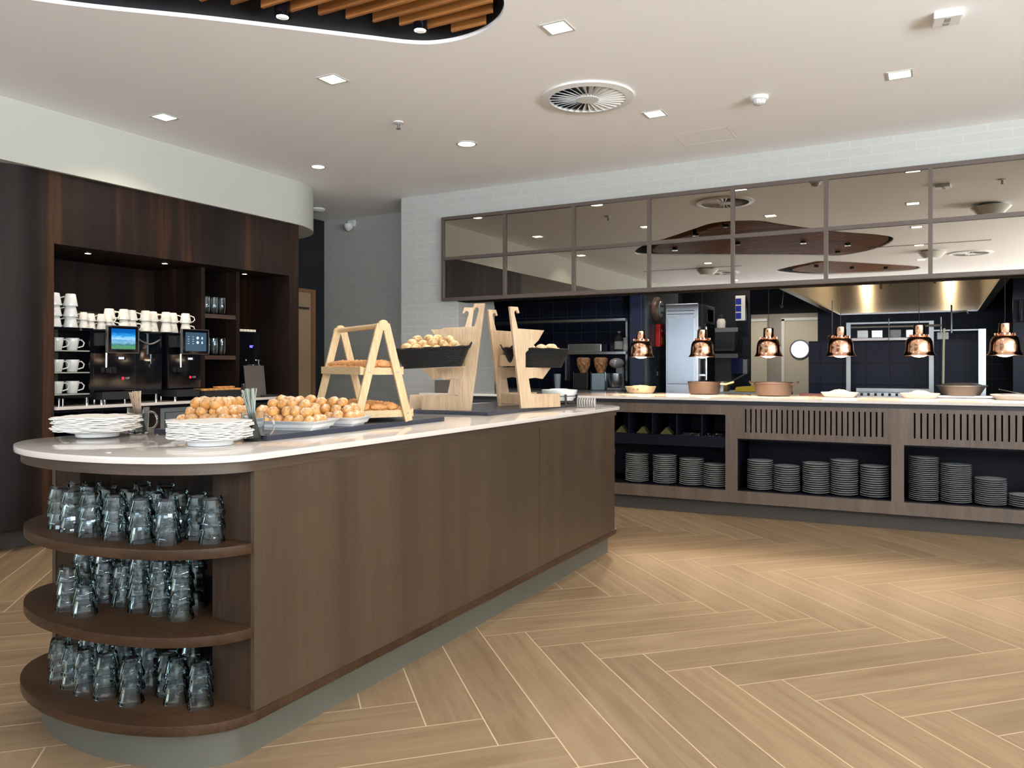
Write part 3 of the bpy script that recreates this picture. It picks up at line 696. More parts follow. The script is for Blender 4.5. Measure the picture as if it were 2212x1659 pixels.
link('rail', MB().tube([(-Lx, 0, APX-.006), (Lx, 0, APX-.006)], .0115, 12), PINEX, lad, smooth=True)
for nm, z, hw, hl in (('upper', .200, .086, .261), ('lower', .018, .132, .261)):
    b = MB().box(-hl, hl, -hw, hw, z, z+.008)
    b.box(-hl, hl, -hw-.012, -hw, z, z+.034).box(-hl, hl, hw, hw+.012, z, z+.034)
    b.box(-hl, -hl+.012, -hw, hw, z+.008, z+.030).box(hl-.012, hl, -hw, hw, z+.008, z+.030)
    link('tray', b, PINEX, lad)['label'] = nm+' pastry tray'
def croissant():
    mb = MB(); n = 14; m = 11; pts = []; rad = []
    for i in range(m):
        t = -1+2*i/(m-1); a = t*1.25
        pts.append((.030*math.sin(a)*1.2, .022*(1-math.cos(a))*.9, .011)); rad.append(.0125*(1-abs(t)**1.7*.72)*(1.10 if i % 2 else .9))
    mb.tube(pts, rad, n); mb.v = [(x, y, max(.0, z)) for x, y, z in mb.v]
    o = link('mini_croissant', mb, CROI, smooth=True, angle=70); o['category'] = 'croissant'; return o
CRP = Placer(croissant())
def lw(x, y, z): return (-2.305+x*math.cos(ang)-y*math.sin(ang), 2.775+x*math.sin(ang)+y*math.cos(ang), ZS+z)
for (z, n, ys, nm) in ((.209, 16, (-.055, 0, .055), 'upper'), (.027, 16, (-.092, -.031, .031, .092), 'lower')):
    for i in range(n):
        for j, yy in enumerate(ys):
            for lay in range(2):
                if lay and (j == len(ys)-1): continue
                CRP(lw(-.232+.46*i/(n-1)+lay*.008, yy+lay*.02, z+lay*.021), ang+PI/2+random.uniform(-.15, .15)+(PI if j % 2 else 0),
                    'small croissant, %s layer, %s row from front, %s from left, %s ladder tray' % (('lower', 'upper')[lay], ORD[j], ORD[i], nm), 'croissants on the %s ladder tray' % nm, scale=(random.uniform(.95, 1.1), random.uniform(.95, 1.1), random.uniform(1.2, 1.5)))

# basket stands: silhouette-cut boards
PROF = [(0, 0), (-.079, .564), (-.0235, .564), (-.0125, .532), (-.020, .528), (-.034, .545), (-.046, .540), (-.048, .528), (-.0235, .444), (.1645, .439), (.12, .379), (.03, .31), (.03, .2274), (.2145, .2274), (.153, .162), (.10, .170), (.053, .165), (.07, .079), (.279, .076), (.285, 0)]
def stand(lab, A, dA, B, dB, th=.017):
    """two cut side boards: A, B are their back foot positions, dA, dB the directions of their arms"""
    root = thing('basket_stand', lab, 'stand', ((A[0]+B[0])/2, (A[1]+B[1])/2, ZS))
    for (P0, d) in ((A, dA), (B, dB)):
        d = Vector((d[0], d[1], 0)).normalized(); nrm = Vector((-d.y, d.x, 0))
        M = Matrix(((d.x, nrm.x, 0, P0[0]), (d.y, nrm.y, 0, P0[1]), (0, 0, 1, ZS), (0, 0, 0, 1)))
        link('side_board', MB().prism(PROF, -th/2, th/2, M=M, axis='Y'), BEECH, root, world=True, bevel=.0015)
    a = Vector((A[0], A[1], 0)); b = Vector((B[0], B[1], 0)); dd = (b-a).normalized(); av = (Vector((*dA, 0)).normalized()+Vector((*dB, 0)).normalized()).normalized()
    for z0, z1, off in ((.02, .075, .02), (.235, .30, .0)):
        p = a+av*off+dd*.009; q = b+av*off-dd*.009
        link('cross_board', MB().bar((p.x, p.y, ZS+(z0+z1)/2), (q.x, q.y, ZS+(z0+z1)/2), z1-z0, .015, side=av), BEECH, root, world=True)
    return root
A1 = (-2.165, 3.50); B1 = (-2.36, 3.70)
stand('pale wooden basket stand facing left with the seeded rolls', A1, (-.985, -.15), B1, (-.80, -.60))
A2 = (-2.050, 3.84); B2 = (-2.27, 3.98)
stand('pale wooden basket stand facing right with the pale rolls', A2, (.42, .907), B2, (.42, .907))

def basket(L, Wd, H, name='wicker_basket'):
    n = 56; mb = MB()
    def outline(k, z, e=3.2):
        out = []
        for i in range(n):
            a = 2*PI*i/n; c, s = math.cos(a), math.sin(a); r = (abs(c)**e+abs(s)**e)**(-1/e)
            out.append((c*r*L/2*k, s*r*Wd/2*(k*1.0), z))
        return out
    R = []; m = 10
    for j in range(m+1):
        t = j/m; R.append([(x*(1+.012*((i+j) % 2)), y*(1+.012*((i+j) % 2)), z) for i, (x, y, z) in enumerate(outline(.76+.24*t, H*t))])
    for j in range(m, -1, -1): R.append(outline(.74+.22*j/m-.01, max(.006, H*j/m-.001)))
    for r in R: mb.v += r
    for j in range(len(R)-1):
        for i in range(n): q = (i+1) % n; mb.f.append((j*n+i, j*n+q, j*n+n+q, j*n+n+i))
    mb.f.append(tuple(range(n))[::-1]); k = (len(R)-1)*n; mb.f.append(tuple(k+i for i in range(n)))
    rim = outline(1.0, H)
    rp = [(x, y, z+.002*math.sin(i*1.7)) for i, (x, y, z) in enumerate(rim)]
    return mb, rp
def mk_basket(lab, loc, rot, L, Wd, H):
    t = thing('wicker_basket', lab, 'basket', loc, rot=rot); mb, rp = basket(L, Wd, H)
    link('basket_body', mb, RUBBER, t, smooth=True, angle=60)
    link('basket_rim', MB().tube(rp, .0055, 6, closed=True), RUBBER, t, smooth=True)
    for s in (-1, 1):
        pts = [(s*L/2+s*.012*math.sin(PI*i/8)*1, (i/8-.5)*.08, H+.020*math.sin(PI*i/8)) for i in range(9)]
        link('basket_handle', MB().tube(pts, .0045, 6), RUBBER, t, smooth=True)
    return t
RP = Placer(bun('seeded_roll', ROLL, .029, .046, 'bread roll', 16, .11)); RPP = Placer(bun('pale_roll', ROLLP, .031, .042, 'bread roll'))
bz = .50
mk_basket('black wicker basket of seeded rolls on left stand', (-2.285, 3.325, ZS+.2285), (0, -.05, bz), .385, .24, .098)
pile(RP, -2.285, 3.325, .31, .17, ZS+.2285+.068, 3, 'seeded roll, %s, left basket', 'seeded rolls in the left basket', pitch=.052, dz=.024, rz=bz)
mk_basket('black wicker basket of pale rolls on right stand', (-2.045, 4.015, ZS+.2285), (0, .02, bz), .385, .25, .105)
pile(RPP, -2.045, 4.015, .27, .15, ZS+.2285+.064, 2, 'pale roll, %s, right basket', 'pale rolls in the right basket', pitch=.060, dz=.022, rz=bz)

# white bowl in a black wire rack at the far end
t = thing('wire_rack_bowl', 'white bowl in a black wire rack at the far end of island', 'bowl', (-2.075, 4.40, ZS))
link('bowl', MB().lathe([(.05, .012), (.085, .02), (.108, .058), (.112, .088), (.108, .088), (.10, .058), (.08, .026), (.001, .02)], 36), CHINA, t, smooth=True)
rk = MB()
for z in (.022, .052): rk.tube([(.116*math.cos(2*PI*i/36), .116*math.sin(2*PI*i/36), z) for i in range(36)], .0025, 6, closed=True)
for i in range(8):
    a = 2*PI*i/8; rk.box(.112, .119, -.006, .006, .0005, .062, M=Matrix.Rotation(a, 4, 'Z'))
link('wire_rack', rk, MATTBLACK, t)
tag(link('bread_crumbs', MB().lathe([(.001, .092), (.05, .094), (.098, .072), (.001, .070)], 24, wob=lambda i, j: 1+.05*math.sin(i*5+j)), NAPKIN, smooth=True), 'pale heap filling the bowl in the wire rack', 'food').location = (-2.075, 4.40, ZS)
sd = link('small_dish', MB().lathe([(.001, 0), (.014, 0), (.030, .006), (.032, .008), (.030, .009), (.001, .003)], 24), CHINA, smooth=True); sd['category'] = 'dish'; SDP = Placer(sd)
for i in range(8):
    SDP((-1.965+i*.0145, 4.42+i*.004, ZT+.033), rot=(0, PI/2, .25), label='small white dish stood on edge, %s of the row beside the rack' % ORD[i], group='small white dishes stood on edge')

# ================================================================== COFFEE STATION (dark walnut niche, left)
XF = -5.1
st = thing('coffee_station', 'dark walnut coffee station with an open niche, left wall', 'cabinet', (-5.6, 4.1, 0))
pier = [(-5.1, 3.05)]+[(-5.5+.4*math.cos(-PI/2*i/14), 2.95+.4*math.sin(-PI/2*i/14)) for i in range(15)]+[(-6.6, 2.55), (-6.6, 3.05)]
link('left_pier', MB().prism(pier, .14, 2.45), WAL, st, world=True, smooth=True)
link('header', MB().box(-5.85, XF, 3.05, 5.165, 1.98, 2.45), WAL, st, world=True)
link('right_pier', MB().box(-6.6, XF, 5.165, 5.28, 0, 2.45), WAL, st, world=True)
link('back_panel', MB().box(-6.6, -5.85, 3.05, 5.165, 0, 2.45), WAL, st, world=True)
link('divider', MB().box(-5.85, -5.27, 4.355, 4.392, .905, 1.98), WAL, st, world=True)
link('divider', MB().box(-5.85, -5.27, 4.715, 4.752, .905, 1.98), WAL, st, world=True)
for z in (1.228, 1.570): link('shelf', MB().box(-5.85, -5.275, 4.392, 4.715, z, z+.034), WALX, st, world=True)
link('plinth', MB().prism([(x-.12 if x > -5.6 else x, y+(.12 if y < 3 else 0)) for x, y in pier], 0, .14).box(-5.85, -5.3, 3.05, 5.165, 0, .10), PLINTHD, st, world=True)
link('plinth_block', MB().box(-5.55, -5.2, 2.35, 2.66, 0, .17), MATTBLACK, st, world=True)
lo = MB()
lo.box(-5.85, XF-.02, 3.05, 5.165, .10, .14).box(-5.85, XF-.02, 3.05, 5.165, .862, .884)
for y0, y1 in ((3.05, 3.07), (3.235, 3.25), (3.40, 3.415), (3.60, 3.615)): lo.box(-5.85, XF-.03, y0, y1, .14, .862)
link('open_compartments', lo, NAVYM, st, world=True)
link('front_post', MB().box(-5.85, XF-.02, 3.76, 3.86, .14, .862), WAL, st, world=True)
dr = link('door', MB().box(-5.2, XF-.02, 3.865, 4.33, .14, .858), GREYDOOR, st, world=True, bevel=.003)
dr['label'] = 'grey cabinet door'
link('door_groove', MB().box(XF-.022, XF-.017, 3.90, 4.30, .822, .826).box(XF-.022, XF-.017, 3.90, 3.904, .2, .826), MATTBLACK, dr, world=True)
link('door', MB().box(-5.2, XF-.02, 4.34, 4.72, .14, .858), NAVYM, st, world=True)
link('drawer_front', MB().box(-5.2, XF-.02, 4.73, 5.16, .14, .858), MATTBLACK, st, world=True)
sp_ = MB()
t = tag(link('coffee_worktop', MB().box(-.41, .36, -1.055, 1.055, 0, .021), QUARTZ, bevel=.002), 'pale worktop of the dark coffee station', 'worktop'); t.location = (-5.44, 4.108, .884)
for y, lab in ((3.43, 'tiny round light over the stacked mugs'), (4.06, 'tiny round light over the second coffee machine'), (4.86, 'tiny round light over the water tap')):
    t = thing('niche_spotlight', lab+' in the station niche', 'spotlight', (-5.33, y, 1.98))
    link('spot_rim', MB().lathe([(.028, 0), (.028, -.004), (.022, -.004)], 20, cap=False), CHROME, t)
    link('diffuser', MB().lathe([(.022, -.002), (.001, -.002)], 20, cap=False), LAMPW, t)
    spot('niche_lamp', (-5.33, y, 1.965), 8, (1, .80, .52), 1.35, .6, .02)
ZW = .905
def fbox(name, label, cat, x0, x1, y0, y1, z0, z1, m, bevel=.004, **k):
    o = link(name, MB().box(x0-(x0+x1)/2, x1-(x0+x1)/2, y0-(y0+y1)/2, y1-(y0+y1)/2, 0, z1-z0), m, bevel=bevel); o.location = ((x0+x1)/2, (y0+y1)/2, z0)
    return tag(o, label, cat, **k)
def feet(root, pts, z0, h, r=.012):
    for x, y in pts: link('foot', MB().lathe([(r, 0), (r, h)], 12, M=Matrix.Translation((x, y, z0))), CHROME, root, world=True, smooth=True)
# cup warmer cabinet
cw = thing('cup_warmer', 'tall narrow black cup cabinet with three lit mug shelves', 'cup cabinet', (-5.4, 3.2, ZW))
b = MB().box(-5.62, -5.22, 3.10, 3.125, .955, 1.44).box(-5.62, -5.22, 3.375, 3.40, .955, 1.44).box(-5.62, -5.6, 3.125, 3.375, .955, 1.44).box(-5.6, -5.22, 3.125, 3.375, 1.42, 1.44).box(-5.6, -5.22, 3.125, 3.375, .955, .975)
link('casing', b, GLOSSBLK, cw, world=True)
for z in (.976, 1.125, 1.275): link('wire_shelf', MB().box(-5.6, -5.225, 3.125, 3.375, z, z+.008), mat('grey shelf', (.35, .36, .33), .4), cw, world=True)
link('back_liner', MB().box(-5.6, -5.595, 3.125, 3.375, .975, 1.42), mat('liner grey', (.10, .11, .09), .5), cw, world=True)
feet(cw, ((-5.25, 3.10), (-5.25, 3.37), (-5.58, 3.10), (-5.58, 3.37)), ZW, .05)
def machine(y0, y1, lab, screen):
    m = thing('coffee_machine', lab, 'coffee machine', (-5.4, (y0+y1)/2, ZW)); yc = (y0+y1)/2
    link('body', MB().box(-5.72, -5.24, y0, y1, .995, 1.435), GLOSSBLK, m, world=True, bevel=.006)
    link('base_tray', MB().box(-5.72, -5.16, y0+.02, y1-.075, .935, .99), MATTBLACK, m, world=True, bevel=.004)
    link('spout', MB().box(-5.238, -5.19, yc-.075, yc-.02, 1.12, 1.17), BLACK, m, world=True, bevel=.006)
    ty0, ty1 = screen
    f = link('touch_screen', MB().box(-5.085, -5.065, ty0, ty1, 1.270, 1.455), GLOSSBLK, m, world=True, bevel=.004)
    link('screen_edge', MB().box(-5.0855, -5.0635, ty0-.004, ty0, 1.268, 1.457).box(-5.0855, -5.0635, ty1, ty1+.004, 1.268, 1.457).box(-5.0855, -5.0635, ty0, ty1, 1.266, 1.270).box(-5.0855, -5.0635, ty0, ty1, 1.455, 1.459), STEELD, f, world=True)
    link('screen_arm', MB().box(-5.24, -5.085, ty0+.05, ty1-.05, 1.32, 1.41), BLACK, m, world=True)
    link('steam_wand', MB().tube([(-5.10, ty0+.012, 1.266), (-5.10, ty0+.012, 1.165)], .008, 10), CHROME, m, world=True, smooth=True)
    cpl = link('code_plate', MB().box(-5.24, -5.236, yc+.01, yc+.085, 1.218, 1.246), MATTBLACK, m, world=True)
    k = MB()
    for i in range(6): k.box(-5.2362, -5.2345, yc+.026+i*.0075, yc+.030+i*.0075, 1.224, 1.240)
    link('code_marks', k, WHITELED, cpl, world=True)
    link('logo_dot', MB().lathe([(.011, 0), (.011, .001), (.001, .001)], 20, M=Matrix.Translation((-5.2395, y1-.105, 1.085)) @ Matrix.Rotation(PI/2, 4, 'Y')), REDLED, m, world=True)
    lg = MB().box(-5.240, -5.238, y1-.086, y1-.075, 1.08, 1.092).box(-5.240, -5.238, y1-.072, y1-.066, 1.076, 1.094).box(-5.240, -5.238, y1-.063, y1-.054, 1.08, 1.094)
    link('logo_marks', lg, GREYP, m, world=True)
    feet(m, ((-5.22, y0+.05), (-5.22, y1-.04), (-5.68, y0+.05), (-5.68, y1-.04)), ZW, .03)
    m['x'] = 0; del m['x']
    return f, (ty0, ty1)
m1, s1 = machine(3.41, 3.745, 'black coffee machine with a bright blue landscape touch screen', (3.405, 3.640))
m2, s2 = machine(4.02, 4.33, 'black coffee machine with a dark icon touch screen, right one', (4.015, 4.255))
# landscape picture on the first screen: procedural sky, hills and meadow
def landscape():
    m, N, L, b = newmat('screen landscape'); tc = N.new('ShaderNodeTexCoord'); sx = N.new('ShaderNodeSeparateXYZ'); L.new(tc.outputs['Generated'], sx.inputs[0])
    n = N.new('ShaderNodeTexNoise'); n.inputs['Scale'].default_value = 5; n.inputs['Detail'].default_value = 6; mp = N.new('ShaderNodeMapping'); mp.inputs['Scale'].default_value = (1, 1, 2.5)
    L.new(tc.outputs['Generated'], mp.inputs[0]); L.new(mp.outputs[0], n.inputs[0])
    a = N.new('ShaderNodeMath'); a.operation = 'MULTIPLY_ADD'; a.inputs[1].default_value = .34; L.new(n.outputs['Fac'], a.inputs[0]); L.new(sx.outputs['Z'], a.inputs[2])
    r = N.new('ShaderNodeValToRGB'); e = r.color_ramp.elements; e[0].position = .0; e[0].color = (.02, .10, .22, 1); e[1].position = 1; e[1].color = (.0, .10, .42, 1)
    for p, c in ((.28, (.10, .30, .10)), (.40, (.03, .18, .22)), (.50, (.22, .45, .62)), (.60, (.10, .32, .55)), (.68, (.35, .65, .9)), (.82, (.03, .33, .75))):
        q = e.new(p); q.color = (*c, 1)
    L.new(a.outputs[0], r.inputs[0]); L.new(r.outputs[0], b.inputs['Emission Color']); b.inputs['Emission Strength'].default_value = 1.1
    b.inputs['Base Color'].default_value = (0, 0, 0, 1); b.inputs['Roughness'].default_value = .1; return m
link('screen_picture', MB().box(-5.0645, -5.0637, s1[0]+.026, s1[1]-.024, 1.293, 1.437), landscape(), m1, world=True)
link('screen_picture', MB().box(-5.0645, -5.0637, s2[0]+.026, s2[1]-.022, 1.290, 1.434), mat('screen slate blue', (.01, .02, .03), .1, emis=(.035, .075, .12), estr=1), m2, world=True)
ic = MB()
for i in range(4):
    for j in range(2):
        yy = s2[0]+.052+i*.042; zz = 1.392-j*.035; M = Matrix.Translation((-5.0633, yy, zz)) @ Matrix.Rotation(PI/2, 4, 'Y')
        if i == 2: ic.lathe([(.0105, 0), (.0105, .0006), (.0005, .0006)], 14, M=M)
        elif i == 3: ic.box(-5.0634, -5.0630, yy-.006, yy+.006, zz-.009, zz+.002).box(-5.0634, -5.0630, yy-.003, yy+.003, zz+.004, zz+.010)
        else: ic.box(-5.0634, -5.0630, yy-.007, yy+.007, zz-.011, zz-.009).box(-5.0634, -5.0630, yy-.007, yy+.007, zz+.007, zz+.0085)
link('screen_icons', ic, mat('icon white', (.6, .7, .8), .4, emis=(.55, .7, .85), estr=1), m2, world=True)
# dark glass milk cooler between the machines
mk = thing('milk_cooler', 'black glass-fronted unit between the two coffee machines', 'cooler', (-5.4, 3.88, ZW))
link('casing', MB().box(-5.72, -5.28, 3.755, 4.0, .96, 1.43), GLOSSBLK, mk, world=True, bevel=.006)
link('glass_front', MB().box(-5.279, -5.272, 3.77, 3.985, 1.19, 1.42), mat('dark glass', (.004, .006, .008), .03, spec=.9), mk, world=True)
link('arch_reflection', MB().tube([(-5.262, 3.785+.18*i/12, 1.375-.035*math.sin(PI*i/12)) for i in range(13)], .006, 8), STEELD, mk, world=True, smooth=True)  # steel tube stands in for an arch reflected in the dark glass
feet(mk, ((-5.30, 3.79), (-5.30, 3.96), (-5.68, 3.79), (-5.68, 3.96)), ZW, .055)
# bean hoppers behind the cups
for y, lab in ((3.56, 'first'), (4.18, 'second')):
    t = thing('bean_hopper', 'clear dark bean hopper behind the cups on the %s coffee machine' % lab, 'hopper', (-5.62, y, 1.436))
    link('hopper_body', MB().box(-.08, .08, -.09, .09, 0, .13), mat('smoked clear', (.12, .13, .13), .05, spec=.7), t, bevel=.006)
    link('hopper_lid', MB().box(-.083, .083, -.094, .094, .13, .142), MATTBLACK, t, bevel=.003)
# ---- mugs
def mug(r, h, name='mug', m=CHINAW, up=True):
    t = thing(name, '', 'mug')
    prof = [(.0005, 0), (r*.62, 0), (r*.7, .003), (r, h-.002), (r*.985, h), (r*.93, h-.002), (r*.64, .008), (.0005, .007)]
    link('mug_body', MB().lathe(prof, 24, cap=False), m, t, smooth=True, angle=50)
    pts = [(r*.9, 0, h*.84), (r*1.25, 0, h*.86), (r*1.62, 0, h*.62), (r*1.45, 0, h*.34), (r*.78, 0, h*.22)]
    link('mug_handle', MB().tube(pts, r*.10, 7), m, t, smooth=True); return t
MG = Placer(mug(.044, .078)); MS = Placer(mug(.032, .055, 'espresso_cup')); ML = Placer(mug(.046, .085, 'tall_mug', CHINA))
for j, z in enumerate((.985, 1.134, 1.284)):
    for i, y in enumerate((3.18, 3.29)):
        ML((-5.29, y, z), 1.15, '%s white mug on the %s shelf of the cup cabinet' % (('left', 'right')[i], ('bottom', 'middle', 'top')[j]), 'mugs inside the cup cabinet')
UPS = lambda rz: (PI, 0, rz)
for i, (y, x) in enumerate(((3.165, -5.29), (3.272, -5.28))):
    for k in range(3):
        ML((x, y, 1.441+.085+k*.074), rot=UPS(-2.3), label='%s upturned white mug of the %s tall stack over cup cabinet' % (('bottom', 'middle', 'top')[k], ('left', 'right')[i]), group='tall mug stacks')
for k in range(2):
    for i in range(4):
        MS((-5.27-.02*(i % 2), 3.360+i*.066, 1.4415+.055+k*.0555 if i < 1 else 1.437+.055+k*.0555), rot=UPS(.9 if i == 3 else -2.2), label='small espresso cup, %s layer, %s from left, beside the tall stack' % (('lower', 'upper')[k], ORD[i]), group='espresso cups on the first machine')
sc = link('saucer', MB().lathe([(.001, 0), (.03, 0), (.06, .007), (.062, .009), (.03, .003), (.001, .003)], 28), CHINAW, smooth=True); sc['category'] = 'saucer'; SCP = Placer(sc)
for k in range(5): SCP((-5.42, 3.62, 1.4365+k*.0065), 0, '%s cream saucer from bottom of the pile beside the screen' % ORD[k], 'saucers on the first machine')
ys = [3.59+.0895*i for i in range(8)]
for k in range(2):
    for i, y in enumerate(ys):
        x = -5.285 if i % 2 else -5.325
        MG((x, y, 1.4365+.0785+k*.0785), rot=UPS(random.choice((-2.4, .8)) if i < 7 else 1.2), label='upturned cream mug, %s layer, %s from left, long row' % (('lower', 'upper')[k], ORD[i]), group='long row of cream mugs')
# glasses on the small shelves
hb = link('stemless_glass', MB().lathe([(.0005, 0), (.028, 0), (.032, .003), (.037, .06), (.035, .145), (.033, .145), (.035, .06), (.028, .012), (.0005, .010)], 20, cap=False), TGLASS, smooth=True, angle=60); hb['category'] = 'glass'
HB = Placer(hb)
for zz, nm in ((1.6045, 'upper'), (1.2625, 'lower')):
    for i, (x, y) in enumerate(((-5.33, 4.455), (-5.33, 4.535), (-5.33, 4.615), (-5.42, 4.475), (-5.42, 4.555), (-5.42, 4.635))):
        HB((x, y, zz), rot=(0, 0, 0), label='clear glass, %s of %s row, %s shelf of the niche' % (ORD[i % 3], ('front', 'back')[i // 3], nm), group='glasses on the niche shelves')
# hot water tower
wt = thing('hot_water_tower', 'black hot water dispenser with blue digits, right of niche shelves', 'water dispenser', (-5.5, 4.9, ZW))
link('body', MB().box(-5.68, -5.32, 4.79, 5.03, ZW+.001, 1.475), GLOSSBLK, wt, world=True, bevel=.006)
link('display', MB().box(-5.3195, -5.3185, 4.910, 4.917, 1.335, 1.355).box(-5.3195, -5.3185, 4.923, 4.939, 1.351, 1.355).box(-5.3195, -5.3185, 4.923, 4.939, 1.335, 1.339).box(-5.3195, -5.3185, 4.923, 4.927, 1.339, 1.351).box(-5.3195, -5.3185, 4.935, 4.939, 1.339, 1.351).box(-5.3195, -5.3185, 4.945, 4.951, 1.349, 1.355), BLUELED, wt, world=True)
link('tap', MB().tube([(-5.32, 4.955, 1.18), (-5.25, 4.955, 1.18), (-5.24, 4.955, 1.12)], .009, 8).tube([(-5.26, 4.955, 1.185), (-5.26, 4.955, 1.225)], .006, 8).tube([(-5.26, 4.925, 1.225), (-5.26, 4.985, 1.225)], .006, 8), CHROME, wt, world=True, smooth=True)
for i in range(6):
    fbox('sugar_tub', 'row of small pale tubs on top of the water dispenser', 'tub', -5.40, -5.355, 4.80+i*.037, 4.83+i*.037, 1.4765, 1.4965, CHINAW, .002, group='small tubs on the water dispenser')
t = tag(link('menu_board', MB().box(-.006, .006, -.11, .11, 0, .27), mat('menu grey', (.10, .085, .08), .5), bevel=.002), 'grey leaning board in front of the water dispenser', 'board'); t.location = (-5.185, 4.86, ZW+.003); t.rotation_euler = (0, -.12, 0)
fbox('drip_mat', 'thin black mat on the station worktop, far right', 'mat', -5.31, -5.13, 4.90, 5.12, ZW+.0005, ZW+.014, MATTBLACK, .002)
t = tag(link('serving_board', MB().box(-.008, .008, -.13, .13, 0, .25), mat('brown board', (.045, .03, .028), .6), bevel=.003), 'dark brown board standing in the lower niche bay', 'board'); t.location = (-5.62, 4.55, ZW+.001)
fbox('pastry_crate', 'black crate with small toasts on the coffee worktop', 'crate', -5.255, -5.115, 4.26, 4.63, ZW+.0005, .975, MATTBLACK, .003)
tst = link('toast_slice', MB().box(-.03, .03, -.028, .028, 0, .016), CROI, bevel=.004); tst['category'] = 'toast'; TS = Placer(tst)
for i in range(7):
    for j in range(2): TS((-5.153-j*.066, 4.29+i*.053, .9756), 0, 'toasted slice, lower layer, %s row, %s from left, black crate' % (ORD[j], ORD[i]), 'toasts in the black crate', rot=(0, 0, random.uniform(-.08, .08)))
for i in range(3): TS((-5.17, 4.44+i*.06, .992), rot=(0, 0, .2*i), label='%s toasted slice from left on top in the black crate' % ORD[i], group='toasts in the black crate')
cj = thing('candle_jar', 'faceted glass jar with pale yellow drink beside the toasts', 'jar', (-5.135, 4.675, ZW+.0005))
link('jar_glass', MB().lathe([(.0005, 0), (.028, 0), (.030, .004), (.030, .07), (.022, .085), (.022, .12), (.020, .12), (.020, .085), (.027, .068), (.027, .006), (.0005, .006)], 12, cap=False), GLASS, cj)
link('contents', MB().lathe([(.0005, .007), (.0262, .007), (.0262, .03), (.0005, .03)], 12, cap=False), mat('pale yellow', (.8, .65, .25), .3, emis=(1, .8, .3), estr=.25), cj)  # contents given a faint glow of their own

# ================================================================== KITCHEN PASS COUNTER
CA = math.atan2(.15, 2.8)
ct = thing('kitchen_counter', 'long oak kitchen counter with slotted panels and open plate bays', 'counter', (-2.30, 6.08, 0), CA)
def cw_(x, y, z): return (-2.30+x*math.cos(CA)-y*math.sin(CA), 6.08+x*math.sin(CA)+y*math.cos(CA), z)
XL, XR = -1.93, 3.9
link('plinth', MB().box(XL+.03, XR, .07, .9, 0, .116), PLINTHD, ct)
link('bottom_rail', MB().box(XL, XR, 0, .03, .116, .207), OAKC, ct)
link('top_rail', MB().box(XL, .839, 0, .03, .795, .872), OAKC, ct)
def post(a, b2): link('upright', MB().box(a, b2, 0, .03, .207, .893 if a > .8 else .795), OAKC, ct)
link('upright', MB().box(.839, .93, 0, .03, .207, .872), OAKC, ct)
link('upright', MB().box(2.0, 2.082, 0, .03, .207, .872), OAKC, ct)
link('upright', MB().box(3.25, 3.90, 0, .03, .207, .872), OAKC, ct)
link('upright', MB().box(XL, -.72, 0, .03, .207, .795), OAKC, ct)
def slotted(a, b2, sa, sb, n):
    mb = MB().box(a, b2, 0, .022, .614, .663).box(a, b2, 0, .022, .843, .872)
    pitch = (sb-sa)/(n-1); w = .0055
    e = [a]+[sa+i*pitch+d for i in range(n) for d in (-w, w)]+[b2]
    for i in range(0, len(e), 2): mb.box(e[i], e[i+1], 0, .022, .663, .843)
    link('slotted_panel', mb, OAKC, ct)
slotted(.93, 2.0, .992, 1.943, 26); slotted(2.082, 3.25, 2.149, 3.16, 26)
bx = MB().box(XL, XR, .03, .60, .207, .212).box(XL, XR, .58, .60, .212, .893)
for a in (-.72, .839, .905, 2.0, 2.057, 3.25): bx.box(a, a+.025, .03, .58, .212, .893)
for a, b2 in ((.93, 2.0), (2.082, 3.25)): bx.box(a, b2, .03, .58, .600, .613)
bx.box(-.695, .839, .02, .05, .535, .618).box(-.695, .839, .05, .58, .606, .618)
for x in (-.55, -.35, -.15, .05, .25, .45, .65): bx.box(x-.006, x+.006, .035, .5, .618, .79)
link('inner_bays', bx, NAVYM, ct)
link('carcass_rear', MB().box(XL, XR, .60, .9, .116, .893), NAVYM, ct)
link('shadow_gap', MB().box(XL, XR, .006, .9, .893, .904).box(XL, XR, .006, .0295, .8725, .893), mat('shadow gap', (.012, .012, .018), .5), ct)
du = link('drawer_unit', MB().box(-1.55, -.95, -.004, 0, .63, .87), mat('dark drawer', (.03, .026, .025), .35), ct)
link('drawer_knob', MB().ball((-1.37, -.02, .75), (.013, .013, .02), 10).ball((-1.13, -.02, .75), (.013, .013, .02), 10), CHROME, du, smooth=True)
tp = tag(link('counter_worktop', MB().box(XL-.02, XR, -.025, .98, 0, .021), QUARTZ, bevel=.002), 'long pale worktop on the kitchen counter under the heat lamps', 'worktop')
tp.location = cw_(0, 0, .904); tp.rotation_euler = (0, 0, CA)
ZK = .9255
# plates
PLATEM = mat('shaded plate glaze', (.40, .43, .43), .2, coat=.2)  # white plates greyed, the shade inside the bays put into the colour
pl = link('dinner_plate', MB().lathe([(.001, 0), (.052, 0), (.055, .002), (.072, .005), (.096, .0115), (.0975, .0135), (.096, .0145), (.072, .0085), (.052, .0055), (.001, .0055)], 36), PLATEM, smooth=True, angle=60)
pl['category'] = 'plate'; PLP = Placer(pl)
STK = [(.091, .452, 'left bay', 'first'), (.326, .451, 'left bay', 'second'), (.545, .436, 'left bay', 'third'), (.738, .411, 'left bay', 'fourth'),
       (1.08, .449, 'middle bay', 'first'), (1.277, .417, 'middle bay', 'second'), (1.488, .457, 'middle bay', 'third'), (1.685, .491, 'middle bay', 'fourth'), (1.888, .462, 'middle bay', 'fifth'),
       (2.21, .532, 'right bay', 'first'), (2.412, .496, 'right bay', 'second'), (2.622, .407, 'right bay', 'third'), (2.825, .313, 'right bay', 'fourth'), (3.02, .40, 'right bay', 'fifth')]
